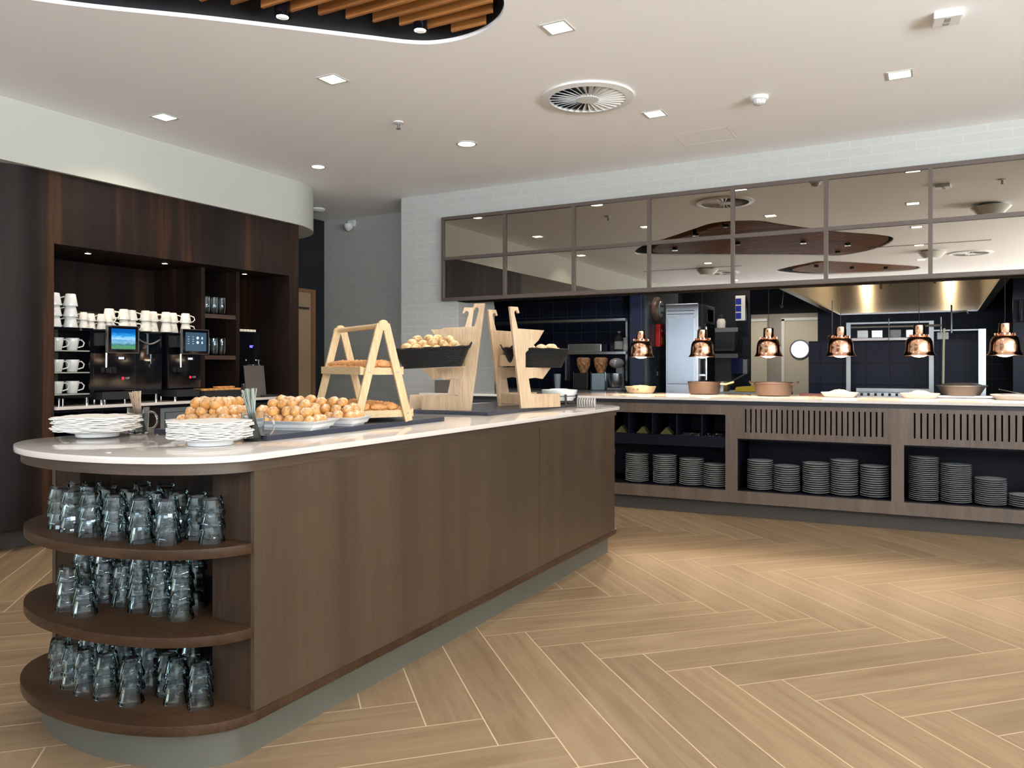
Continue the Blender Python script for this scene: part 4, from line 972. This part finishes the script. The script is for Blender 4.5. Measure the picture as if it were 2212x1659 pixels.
for (x, top, bay, nm) in STK:
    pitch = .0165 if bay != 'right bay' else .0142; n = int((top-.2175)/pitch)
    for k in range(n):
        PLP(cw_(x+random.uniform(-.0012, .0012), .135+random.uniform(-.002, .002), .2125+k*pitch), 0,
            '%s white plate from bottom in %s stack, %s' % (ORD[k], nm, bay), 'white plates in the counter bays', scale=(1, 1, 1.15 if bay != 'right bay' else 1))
# cutlery and napkins in the small compartments
cutm = mat('cutlery steel', (.6, .6, .62), .2, 1)
def cutl(kind):
    t = MB().box(-.09, .01, -.0035, .0035, 0, .002)
    if kind == 'spoon': t.ball((.035, 0, .002), (.027, .015, .004), 10)
    else: t.box(.01, .03, -.009, .009, 0, .002).box(.03, .062, -.009, -.006, 0, .002).box(.03, .062, -.0015, .0015, 0, .002).box(.03, .062, .006, .009, 0, .002)
    o = link(kind, t, cutm); o['category'] = kind; return Placer(o)
FK = cutl('fork'); SN = cutl('spoon')
for P_, x0, nm in ((FK, .55, 'fork'), (SN, .745, 'spoon')):
    for i in range(12):
        for l in range(2):
            p = cw_(x0-.066+i*.012, .12, .6195+l*.008)
            P_(p, rot=(random.uniform(-.3, .3), -.06, CA+PI/2+random.uniform(-.15, .15)), label='steel %s lying in the small compartment, left counter bay' % nm, group='steel %ss in the counter compartment' % nm)
for x in (-.05, .13, .33):
    o = tag(link('folded_napkin', MB().prism([(-.05, 0), (.05, 0), (.0, .055)], -.04, .04, axis='Y'), mat('olive napkin', (.06, .055, .012), .8)), 'folded olive napkin in the small compartments under the worktop', 'napkin', 'olive napkins in the compartments')
    o.location = cw_(x+.02, .13, .6185)
# ---- dishes on the pass
t = thing('oval_pie_dish', 'cream oval dish under the leftmost heat lamp', 'dish', (-2.39, 6.80, ZK))
link('dish_body', MB().lathe([(.001, 0), (.105, 0), (.12, .012), (.137, .055), (.142, .062), (.137, .062), (.122, .035), (.001, .03)], 40), mat('cream stoneware', (.55, .45, .30), .3), t, smooth=True)
link('pattern_cut', MB().box(-.07, -.05, -.137, -.133, .035, .045).box(-.03, -.01, -.137, -.133, .03, .042).box(.01, .03, -.137, -.133, .035, .045), mat('pattern dark', (.05, .04, .03), .6), t)
link('food', MB().lathe([(.001, .075), (.06, .07), (.125, .05), (.001, .048)], 30, wob=lambda i, j: 1+.03*math.sin(i*3+j)), FEED, t, smooth=True)
def pot(name, lab, x, y, r, h, handle):
    t = thing(name, lab, 'pan', (x, y, ZK))
    link('pot_body', MB().lathe([(.001, 0), (r*.82, 0), (r*.93, .008), (r*.985, h*.5), (r, h*.86), (r*1.03, h*.9), (r*1.03, h), (r*.98, h), (r*.96, h*.86), (r*.9, .016), (.001, .012)], 40), COPPERM, t, smooth=True)
    for s in ((1,) if handle == 'one' else (-1, 1)):
        if handle == 'one': pts = [(r, 0, h*.82), (r+.05, 0, h*.80), (r+.105, .0, h*.95), (r+.12, 0, h*.99)]
        else: pts = [(s*r*.98*math.cos(a*.3), r*.98*math.sin(a*.3), h*.84) if abs(a) == 1 else (s*(r+.045*math.cos(a*PI/2)), r*.30*a, h*.84+(.02 if a == 0 else .01)) for a in (-1, -.5, 0, .5, 1)]
        link('pot_handle', MB().tube(pts, .0085, 8), mat('wood handle', (.62, .42, .22), .5) if handle == 'one' else COPPERM, t, smooth=True)
    return t
p1 = pot('saucepan', 'copper saucepan under the second heat lamp from the left', -1.815, 6.83, .138, .112, 'one')
p2 = pot('casserole', 'copper two-handled casserole under the third heat lamp', -1.21, 6.73, .150, .115, 'two')
def platter(lab, x, y, r, fd):
    t = thing('serving_platter', lab, 'platter', (x, y, ZK))
    link('platter_body', MB().lathe([(.001, 0), (r*.78, 0), (r*.82, .004), (r, .036), (r*.985, .038), (r*.8, .010), (.001, .008)], 40), CHINA, t, smooth=True)
    if fd:
        link('food', MB().lathe([(.001, .062), (r*.25, .058), (r*.62, .036), (r*.84, .018), (.001, .012)], 26, wob=lambda i, j: 1+.05*math.sin(i*2.3+j*2)), mat('pale salad', (.78, .70, .55), .7, noise=.25, nscale=70, bump=.6), t, smooth=True)
        g = MB()
        for i in range(16):
            a = random.uniform(0, 6.28); rr = random.uniform(0, r*.4); z = .055-rr*.25
            g.ball((rr*math.cos(a), rr*math.sin(a), z+.006), (.012, .007, .004), 6)
        link('garnish', g, mat('garnish green', (.08, .10, .03), .6), t)
    return t
platter('shallow white platter with salad under the fourth heat lamp', -.705, 6.76, .142, True)
platter('shallow white platter with pale food under the fifth heat lamp', -.135, 6.83, .142, True)
p3 = platter('wide shallow white platter under the rightmost heat lamp', .52, 6.86, .19, False)
for i in range(3):
    o = tag(link('serving_fork', MB().bar((-.15, 0, .045), (.05, .0, .085), .006, .002), CHROME), 'steel serving tool resting on the rightmost platter', 'serving tool', 'serving tools on the platter'); o.location = (.44, 6.90+i*.02, ZK-.012); o.rotation_euler = (0, 0, 2.6+i*.12)
bs = thing('chafing_basin', 'dull grey oval basin on a tray behind the fifth platter', 'basin', (.15, 7.07, ZK))
link('tray', MB().box(-.20, .22, -.09, .09, 0, .018), STEEL, bs, bevel=.004)
link('basin', MB().lathe([(.001, .018), (.125, .018), (.165, .085), (.178, .092), (.178, .098), (.150, .098), (.1, .115), (.001, .118)], 36), mat('pewter', (.22, .20, .19), .4, .6), bs, smooth=True)
fbox('slate_board', 'flat dark copper coloured board between casserole and salad platter', 'board', -1.06, -.74, 7.08, 7.32 if 0 else 7.22, ZK+0, ZK+.012, mat('red slate', (.20, .07, .05), .35), .002)
fbox('brown_box', 'small brown box at the left end of the kitchen counter', 'box', -4.16, -3.93, 6.08, 6.20, ZK, ZK+.115, mat('taupe box', (.10, .08, .07), .6), .003)
# ---- heat lamps
def lamp():
    t = thing('heat_lamp', '', 'heat lamp')
    prof = [(.001, .235), (.036, .235), (.040, .230), (.043, .165), (.046, .160), (.060, .158), (.064, .150), (.061, .144), (.080, .130), (.091, .105), (.096, .07), (.098, .035), (.104, .016), (.114, .004), (.115, 0), (.111, .0), (.100, .014), (.094, .035), (.090, .075), (.078, .115), (.001, .14)]
    link('lamp_shade', MB().lathe(prof, 44, cap=False), COPPER, t, smooth=True, angle=35)
    rb = MB()
    for i in range(14): a = 2*PI*i/14; rb.box(.056, .067, -.005, .005, .146, .16, M=Matrix.Rotation(a, 4, 'Z'))
    link('vent_ring', rb, COPPER, t)
    link('bulb', MB().ball((0, 0, .018), (.062, .062, .030), 20), BULB, t, smooth=True)
    link('cord', MB().tube([(0, 0, .235), (0, 0, (2.815-1.25)/.973)], .0022, 6), mat('cord black', (.01, .01, .01), .5), t)
    return t
LP = Placer(lamp())
for i, what in enumerate(('over the cream dish', 'over the saucepan', 'over the casserole', 'over the salad platter', 'over the fifth platter with pale food', 'at far right')):
    x = -2.27+.5345*i; y = 6.47
    LP((x, y, 1.25), .3*i, 'hanging polished copper heat lamp '+what, scale=.973); spot('heat_lamp_light', (x, y, 1.232), 55, (1, .70, .44), 2.45, .35, .05)

# ================================================================== KITCHEN BEHIND THE PASS
BW = mat('kitchen black', (.012, .012, .016), .5)
struct('ceiling_kitchen', MB().box(-6.6, 3.4, 6.97, 15.2, ZC-.02, ZC+.05).box(-4.03, 3.5, 6.425, 6.97, ZC-.02, ZC-.001), BW)
struct('wall_kitchen_back', MB().box(-6.6, -3.28, 9.15, 9.27, 0, ZC), NAVY)
struct('wall_kitchen_left', MB().box(-6.6, -6.5, 6.97, 9.15, 0, ZC), BW)
struct('wall_kitchen_nib', MB().box(-3.28, -3.10, 8.95, 10.3, 0, ZC), mat('navy paint', (.018, .024, .06), .35))
struct('wall_kitchen_nib_side', MB().box(-3.10, -3.09, 8.96, 10.3, 0, ZC), NAVYY)
struct('wall_kitchen_middle', MB().box(-3.3, -2.33, 11.2, 11.26, 0, ZC), BW)
struct('wall_kitchen_hood', MB().box(-1.53, 3.4, 11.9, 12.0, 0, ZC), NAVY)
struct('wall_kitchen_right', MB().box(3.4, 3.5, 6.97, 15.2, 0, ZC), BW)
struct('wall_kitchen_far', MB().box(-6.5, 3.4, 14.9, 15.0, 0, ZC), BW)
# grey door block far back
struct('wall_passage', MB().box(-3.4, -1.80, 14.55, 14.65, 0, 2.10), mat('grey door surround', (.30, .27, .24), .5))
def dkdoor(nm, x0, x1, lab):
    o = struct(nm, MB().box(x0, x1, 14.50, 14.545, 0, 1.97), BEIGE)
    link('door_frame', MB().box(x0-.05, x0, 14.49, 14.545, 0, 2.0).box(x0-.05, x1, 14.49, 14.545, 1.97, 2.02), mat('frame white', (.68, .68, .66), .5), o)
    return o
dkdoor('door_2', -3.1, -2.72, '')
d3 = dkdoor('door_3', -2.42, -1.86, '')
ph = link('porthole', MB().lathe([(.15, 0), (.17, 0), (.17, -.02), (.15, -.02)], 36, M=Matrix.Translation((-2.16, 14.50, 1.46)) @ Matrix.Rotation(-PI/2, 4, 'X'), cap=False), STEELD, d3)
link('porthole_glass', MB().lathe([(.15, 0), (.001, 0)], 36, M=Matrix.Translation((-2.16, 14.494, 1.46)) @ Matrix.Rotation(PI/2, 4, 'X'), cap=False), mat('lit window', (.7, .72, .75), .3, emis=(.85, .9, 1), estr=.8), ph)
# back counter left
bc = thing('kitchen_back_counter', 'dark steel counter along the left kitchen back wall', 'counter', (-4.9, 8.8, 0))
link('cabinet', MB().box(-6.48, -3.30, 8.55, 9.14, 0, .84), BW, bc, world=True)
link('top', MB().box(-6.48, -3.29, 8.50, 9.14, .84, .88), STEELD, bc, world=True)
def wshelf(lab, x0, x1, z, d):
    t = thing('wall_shelf', lab, 'shelf', ((x0+x1)/2, 9.0, z))
    link('shelf_board', MB().box(x0, x1, 9.14-d, 9.14, z-.03, z), STEEL, t, world=True)
    for x in (x0+.10, x1-.08): link('bracket', MB().box(x-.012, x+.012, 9.10, 9.145, z-.36, z-.03), STEEL, t, world=True)
wshelf('upper steel shelf on the dark tiled kitchen wall', -5.4, -3.30, 1.745, .30)
wshelf('lower steel shelf on the tiled kitchen wall with a pan', -4.3, -3.30, 1.345, .28)
t = fbox('steel_pan', 'shallow steel pan on the lower kitchen wall shelf', 'pan', -4.08, -3.63, 8.90, 9.10, 1.346, 1.445, STEEL, .01)
def bottle(name, lab, x, y, z, r, h, m, nk=.35, cap=None):
    t = thing(name, lab, 'bottle', (x, y, z)); link('bottle_body', MB().lathe([(.001, 0), (r, 0), (r, h*.65), (r*nk, h*.85), (r*nk, h*.94), (.001, h*.94)], 20), m, t, smooth=True)
    link('bottle_cap', MB().lathe([(r*nk*1.15, h*.92), (r*nk*1.15, h), (.001, h)], 16), cap or GREYP, t); link('bottle_label', MB().lathe([(r*1.01, h*.12), (r*1.01, h*.5)], 20, cap=False), mat('label paper', (.4, .38, .33), .7), t)
bottle('sauce_bottle', 'dark bottle with a label on the lower kitchen shelf', -3.44, 9.0, 1.346, .055, .25, MATTBLACK)
bottle('spice_jar', 'small dark jar beside the dark bottle on kitchen shelf', -3.355, 9.0, 1.346, .03, .17, GREYP, .9)
def dispenser(lab, x, m2_):
    t = thing('cereal_dispenser', lab, 'dispenser', (x, 8.85, .881))
    link('base', MB().box(-.085, .085, -.09, .09, 0, .20), m2_, t, bevel=.006)
    link('side_rail', MB().box(-.095, -.087, -.095, -.08, 0, .22).box(.087, .095, -.095, -.08, 0, .22), CHROME, t)
    link('hopper', MB().lathe([(.04, .205), (.055, .24), (.082, .30), (.086, .38), (.06, .395), (.001, .395)], 20), mat('tub of cereal', (.45, .22, .10), .25, noise=.7, nscale=35), t, smooth=True)
dispenser('tall cereal dispenser with a dark base on the back counter', -3.845, MATTBLACK)
dispenser('cereal dispenser with a pale blue base beside the mixer', -3.615, mat('pale blue base', (.35, .45, .5), .3))
mxr = thing('stand_mixer', 'grey stand mixer at the right end of the back counter', 'mixer', (-3.395, 8.82, .881))
link('mixer_base', MB().box(-.09, .09, -.11, .11, 0, .03).box(-.03, .05, .04, .11, .03, .28), GREYP, mxr, bevel=.008)
link('mixer_head', MB().ball((0, -.01, .325), (.082, .14, .062), 18), mat('mixer grey', (.42, .38, .35), .25, .3), mxr, smooth=True)
link('mixer_bowl', MB().lathe([(.05, .031), (.07, .05), (.085, .12), (.09, .20), (.086, .20), (.08, .12), (.001, .045)], 24, M=Matrix.Translation((0, -.04, 0))), STEEL, mxr, smooth=True)
t = tag(link('drinking_glass', MB().lathe([(.001, 0), (.035, 0), (.045, .19), (.042, .19), (.032, .008), (.001, .008)], 20), mat('frosted glass', (.35, .4, .45), .3)), 'tall frosted tumbler on the kitchen back counter', 'glass'); t.location = (-4.2, 8.85, .881)
# range oven at far left of the back counter
ov = thing('range_oven', 'grey range oven with two white knobs behind the basket stands', 'oven', (-5.05, 8.3, 0))
link('oven_body', MB().box(-5.35, -4.72, 8.18, 8.49, 0, 1.40), mat('oven grey', (.09, .085, .09), .35, .3), ov, world=True, bevel=.01)
link('oven_door', MB().box(-5.30, -4.77, 8.165, 8.18, .90, 1.10), GLOSSBLK, ov, world=True)
link('oven_knob', MB().lathe([(.02, 0), (.02, .02), (.001, .02)], 14, M=Matrix.Translation((-5.16, 8.18, 1.165)) @ Matrix.Rotation(PI/2, 4, 'X')), WHITEP, ov, world=True)
link('oven_knob', MB().lathe([(.02, 0), (.02, .02), (.001, .02)], 14, M=Matrix.Translation((-4.99, 8.18, 1.165)) @ Matrix.Rotation(PI/2, 4, 'X')), WHITEP, ov, world=True)
link('steel_hood', MB().box(-5.38, -4.70, 8.12, 8.50, 1.401, 1.47), STEEL, ov, world=True, bevel=.008)
# things on the nib wall
t = thing('fire_blanket_box', 'red fire blanket box on the grey kitchen wall', 'safety box', (-3.088, 9.42, 1.41))
link('box_body', MB().box(0, .06, -.09, .09, 0, .28), RED, t, bevel=.006)
link('printed_face', MB().box(.0602, .061, -.05, .07, .03, .12), mat('printed orange', (.75, .25, .03), .5), t)
link('printed_lines', MB().box(.0612, .0618, -.05, .05, .20, .208).box(.0612, .0618, -.05, .05, .185, .191), WHITEP, t)
link('pull_straps', MB().box(.02, .03, -.05, -.04, -.2, 0).box(.02, .03, .02, .03, -.14, 0), MATTBLACK, t)
t = thing('wall_switch', 'small black switch low on the grey kitchen wall', 'switch', (-3.088, 9.35, 1.02)); link('plate', MB().box(0, .02, -.05, .05, 0, .11), MATTBLACK, t, bevel=.003); link('rocker', MB().box(.02, .026, -.02, .02, .03, .08), GREYP, t)
t = thing('insect_lamp', 'round coppery fitting high on the navy kitchen pillar', 'wall fitting', (-3.088, 9.33, 1.87))
link('fitting_body', MB().lathe([(.001, 0), (.15, 0), (.155, .02), (.15, .05), (.11, .07), (.001, .075)], 32, M=Matrix.Rotation(PI/2, 4, 'Y')), mat('brown shell', (.16, .09, .06), .35), t, smooth=True)
link('fitting_face', MB().lathe([(.10, .075), (.09, .082), (.001, .083)], 28, M=Matrix.Rotation(PI/2, 4, 'Y')), mat('pale face', (.30, .38, .38), .25), t)
link('face_marks', MB().box(.084, .086, -.06, .06, .03, .05).box(.084, .086, -.02, .04, -.05, -.035), MATTBLACK, t)
# combi oven
cb = thing('combi_oven', 'tall brushed steel combi oven behind the red box', 'oven', (-2.75, 9.7, 0))
link('casing', MB().box(-2.955, -2.548, 9.32, 10.10, .80, 1.93), STEEL, cb, world=True, bevel=.008)
link('stand', MB().box(-2.94, -2.57, 9.35, 10.05, 0, .80), STEELD, cb, world=True)
link('side_panel', MB().box(-2.93, -2.59, 9.305, 9.32, .95, 1.76), mat('soft steel', (.66, .70, .74), .34, 1, noise=.08, nscale=3), cb, world=True, bevel=.006)
link('top_vent', MB().box(-2.93, -2.6, 9.308, 9.32, 1.80, 1.806).box(-2.93, -2.6, 9.308, 9.32, 1.84, 1.846), MATTBLACK, cb, world=True)
link('door_glass', MB().box(-2.548, -2.535, 9.62, 10.06, .92, 1.70), mat('oven glass', (.01, .02, .025), .05), cb, world=True)
link('control_panel', MB().box(-2.548, -2.538, 9.72, 10.0, 1.73, 1.88), GLOSSBLK, cb, world=True)
link('door_handle', MB().tube([(-2.50, 9.50, 1.0), (-2.50, 9.50, 1.65)], .014, 8).box(-2.548, -2.50, 9.49, 9.51, 1.05, 1.07).box(-2.548, -2.50, 9.49, 9.51, 1.58, 1.60), CHROME, cb, world=True)
# dark corner shelving
def dshelf(lab, z):
    t = thing('corner_shelf', lab, 'shelf', (-2.65, 11.0, z)); link('shelf_board', MB().box(-.25, .22, -.10, .15, -.05, 0), STEELD, t); link('shelf_lip', MB().box(-.25, .22, -.105, -.10, -.06, .0), GREYP, t)
dshelf('upper shelf in the dark corner right of combi oven', 1.70); dshelf('lower shelf in the dark corner right of combi oven', 1.34)
fbox('wall_cupboard', 'grey cupboard between the dark corner shelves', 'cupboard', -2.86, -2.50, 11.0, 11.19, 1.38, 1.64, mat('dull grey', (.13, .12, .11), .5), .004)
fbox('lower_cupboard', 'grey cupboard below the dark corner shelves', 'cupboard', -2.86, -2.54, 11.0, 11.19, .90, 1.275, mat('dull grey', (.13, .12, .11), .5), .004)
t = thing('coffee_jug', 'small cream and black jug on the upper corner shelf', 'jug', (-2.68, 10.98, 1.701))
link('jug_body', MB().lathe([(.001, 0), (.06, 0), (.062, .09), (.045, .13), (.001, .13)], 18), CHINAW, t, smooth=True); link('jug_lid', MB().lathe([(.05, .13), (.05, .16), (.02, .19), (.001, .19)], 18), MATTBLACK, t, smooth=True)
t = thing('glove_dispenser', 'white holder with three blue packs high in the dark corner', 'dispenser', (-2.44, 11.1, 1.80)); link('holder', MB().box(-.06, .075, -.05, .05, 0, .35), WHITEP, t, bevel=.006)
for k in range(3): link('blue_pack', MB().box(-.055, .02, -.056, -.05, .03+k*.10, .11+k*.10), BLUE, t)
t = thing('towel_box', 'dark blue and grey box low in the dark kitchen corner', 'dispenser', (-2.42, 11.05, 1.06)); link('box_body', MB().box(-.12, .04, -.08, .08, 0, .22), mat('navy plastic', (.01, .014, .10), .4), t, bevel=.006); link('box_side', MB().box(.041, .10, -.08, .08, 0, .20), mat('pale grey plastic', (.38, .38, .38), .5), t, bevel=.004)
t = thing('work_table', 'dark kitchen work table behind the saucepan with a yellow towel', 'table', (-1.95, 8.6, 0)); link('table_top', MB().box(-.35, .55, -.3, .3, .86, .90), STEELD, t)
for a in (-.33, .53):
    for b2 in (-.28, .28): link('leg', MB().box(a-.02, a+.02, b2-.02, b2+.02, 0, .86), STEELD, t)
tw = tag(link('towel', MB().prism([(-.22, 0), (.22, 0), (.20, .045), (.0, .065), (-.2, .05)], -.12, .12, axis='Y'), YEL, bevel=.01), 'folded yellow towel behind the saucepan', 'towel'); tw.location = (-1.68, 8.45, .901)
t = thing('steel_pot', 'steel pot with long handle left of the yellow towel', 'pot', (-2.1, 8.55, .901)); link('pot_body', MB().lathe([(.001, 0), (.10, 0), (.11, .10), (.105, .10), (.095, .01), (.001, .01)], 24), STEEL, t, smooth=True); link('pot_handle', MB().tube([(.10, 0, .09), (.28, 0, .19)], .008, 8), STEELD, t)
# ---- cooking island: splashback, gantry, range
ci = thing('cooking_range', 'cooking block with a navy tiled splashback under the hood', 'range', (-.4, 8.2, 0))
link('range_body', MB().box(-1.10, .30, 8.03, 9.3, 0, .90), STEELD, ci, world=True)
link('splashback', MB().box(-1.105, .29, 7.95, 8.02, .90, 1.41), NAVYB, ci, world=True)
cst = link('control_strip', MB().box(-.68, -.07, 7.86, 7.948, .93, .972), STEELD, ci, world=True, bevel=.004)
kn = MB()
for i in range(10): kn.box(-.64+i*.058, -.62+i*.058, 7.84, 7.86, .885, .925)
link('control_knobs', kn, MATTBLACK, cst, world=True); link('control_base', MB().box(-.70, -.05, 7.862, 7.948, .86, .929), STEEL, ci, world=True)
GSTEEL = mat('gantry steel', (.30, .31, .31), .4, 1)
gn = thing('steel_gantry', 'steel post and rail gantry above the navy splashback', 'gantry', (-.2, 7.75, 0))
for x0, x1, z1 in ((-.752, -.715, 1.57), (-.082, -.045, 1.57)): link('post', MB().box(x0, x1, 7.76, 7.80, 0, z1), GSTEEL, gn, world=True)
link('wide_post', MB().box(.29, .345, 7.74, 7.80, 0, 1.49), mat('cool steel', (.55, .62, .64), .35, 1), gn, world=True)
link('rail', MB().box(-.715, -.082, 7.77, 7.79, 1.555, 1.57).box(-.045, .29, 7.76, 7.79, 1.478, 1.49), GSTEEL, gn, world=True)
link('pipe', MB().tube([(-.71, 7.75, 1.527), (.02, 7.75, 1.527)], .010, 8).tube([(.01, 7.75, 1.46), (.01, 7.75, 1.60)], .006, 8).tube([(-.40, 7.76, 1.40), (-.40, 7.76, 1.60)], .004, 6), GSTEEL, gn, world=True, smooth=True)
link('gantry_shelf', MB().box(-.71, -.085, 7.80, 7.94, 1.405, 1.428), mat('dull steel', (.4, .36, .34), .4, .8), gn, world=True)
link('hose', MB().tube([(.035, 7.74, 1.50), (.03, 7.74, 1.35), (.027, 7.74, 1.02)], .010, 8), mat('cream hose', (.6, .58, .42), .5), gn, world=True, smooth=True)
link('spray_arm', MB().tube([(.09, 7.74, 1.46), (.09, 7.74, 1.66), (.09, 7.76, 1.70)], .007, 8).tube([(.09, 7.74, 1.635), (.20, 7.70, 1.645), (.215, 7.70, 1.62)], .007, 8), GSTEEL, gn, world=True, smooth=True)
for i, (x, m2_) in enumerate(((-.62, CHINA), (-.50, STEEL), (-.35, GREYP), (-.22, STEEL))):
    fbox('gastro_tin', '%s small container from left on the gantry shelf' % ORD[i], 'container', x-.045, x+.045, 7.82, 7.92, 1.429, 1.50, m2_, .005, group='containers on the gantry shelf')
fbox('plate_rack', 'pale container on the right gantry frame', 'container', -.02, .07, 7.96, 8.02, 1.411, 1.475, WHITEP, .004)
# ---- extraction hood
hd = thing('extraction_hood', 'large brushed steel extraction hood over the cooking range', 'hood', (-.4, 9.6, 1.9))
HS = mat('hood steel', (.50, .44, .36), .30, 1)
_b = HS.node_tree.nodes['Principled BSDF']; _b.inputs['Anisotropic'].default_value = .95; _b.inputs['Anisotropic Rotation'].default_value = .25
_t = HS.node_tree.nodes.new('ShaderNodeTangent'); _t.direction_type = 'RADIAL'; _t.axis = 'Z'; HS.node_tree.links.new(_t.outputs[0], _b.inputs['Tangent'])
x0, x1, y0, y1, zb, zt = -1.27, .48, 7.4, 11.8, 1.9, 2.75
link('front_panel', MB().box(x0, x1, y0, y0+.02, zb, zt), HS, hd, world=True)
link('back_panel', MB().box(x0, x1, y1-.02, y1, zb, zt), HS, hd, world=True)
link('side_panel', MB().box(x0, x0+.02, y0+.02, y1-.02, zb, zt), HS, hd, world=True)
link('side_panel', MB().box(x1-.02, x1, y0+.02, y1-.02, zb, zt), HS, hd, world=True)
link('roof', MB().box(x0, x1, y0, y1, zt, zt+.02), HS, hd, world=True)
link('rim', MB().box(x0-.02, x1+.02, y0-.02, y0+.05, zb-.02, zb).box(x0-.02, x1+.02, y1-.05, y1, zb-.02, zb).box(x0-.02, x0+.05, y0+.05, y1-.05, zb-.02, zb).box(x1-.05, x1+.02, y0+.05, y1-.05, zb-.02, zb), STEEL, hd, world=True)
for x in (-.93, .12):
    link('light_tube', MB().tube([(x-.03, 11.70, 2.70), (x+.03, 11.70, 2.70)], .02, 10), LAMPW, hd, world=True, smooth=True)
    spot('hood_lamp', (x, 11.35, 2.64), 60, (1, .80, .50), 2.2, .8, .02, rot=(math.radians(20), 0, 0))
    spot('hood_lamp', (x, 9.3, 2.7), 16, (1, .80, .52), 2.2, .8, .04)
nz = MB()
for x, y in ((-.62, 10.4), (-.50, 10.1), (-.42, 9.8), (-.05, 10.0), (.02, 9.7)):
    nz.tube([(x, y, 2.10), (x, y, 2.3)], .016, 10)
link('sprinkler_nozzle', nz, CHROME, hd, world=True, smooth=True)
link('supply_pipe', MB().tube([(-.95, 10.2, 2.32), (.30, 10.2, 2.32)], .014, 8).tube([(-.95, 9.7, 2.32), (.30, 9.7, 2.32)], .014, 8), STEEL, hd, world=True, smooth=True)
tag(link('paper_towel_dispenser', MB().lathe([(.001, 0), (.12, 0), (.12, .20), (.001, .20)], 20), mat('dark grey gloss', (.05, .055, .06), .2), smooth=True), 'dark grey rounded dispenser at right edge on navy wall', 'dispenser').location = (.76, 8.5, 1.58)
t = fbox('tiled_wall_panel', 'navy panel behind the grey dispenser', 'wall panel', .60, 3.3, 8.62, 8.70, 0, 2.8, NAVY, 0); t['kind'] = 'structure'; t.name = 'wall_kitchen_side'
del t['category']
t = thing('hanging_hook', 'thin cord with a small hook hanging left of the hood', 'hook', (-1.46, 8.6, 1.80)); link('cord', MB().tube([(0, 0, .02), (.06, 0, .5), (.07, 0, 1.0)], .004, 6), GREYP, t); link('hook', MB().ball((0, 0, 0), (.02, .02, .018), 8), STEEL, t)
t = thing('pendant_ball', 'small red ball on a thin rod beside the splashback', 'pendant', (-1.0, 8.9, 1.47)); link('ball', MB().ball((0, 0, 0), (.05, .05, .035), 14), mat('dark red', (.20, .02, .01), .3), t, smooth=True); link('rod', MB().tube([(0, 0, .03), (0, 0, .40)], .005, 6), GREYP, t)
spot('kitchen_lamp', (-4.4, 8.0, 2.8), 25, (1, .85, .65), 2.2); spot('kitchen_lamp', (-2.4, 10.4, 2.8), 45, (1, .9, .75), 2.4)
spot('kitchen_lamp', (-2.5, 13.2, 2.8), 130, (1, .9, .75), 2.6); spot('kitchen_lamp', (-3.0, 8.6, 2.8), 30, (.9, .92, 1), 2.2)
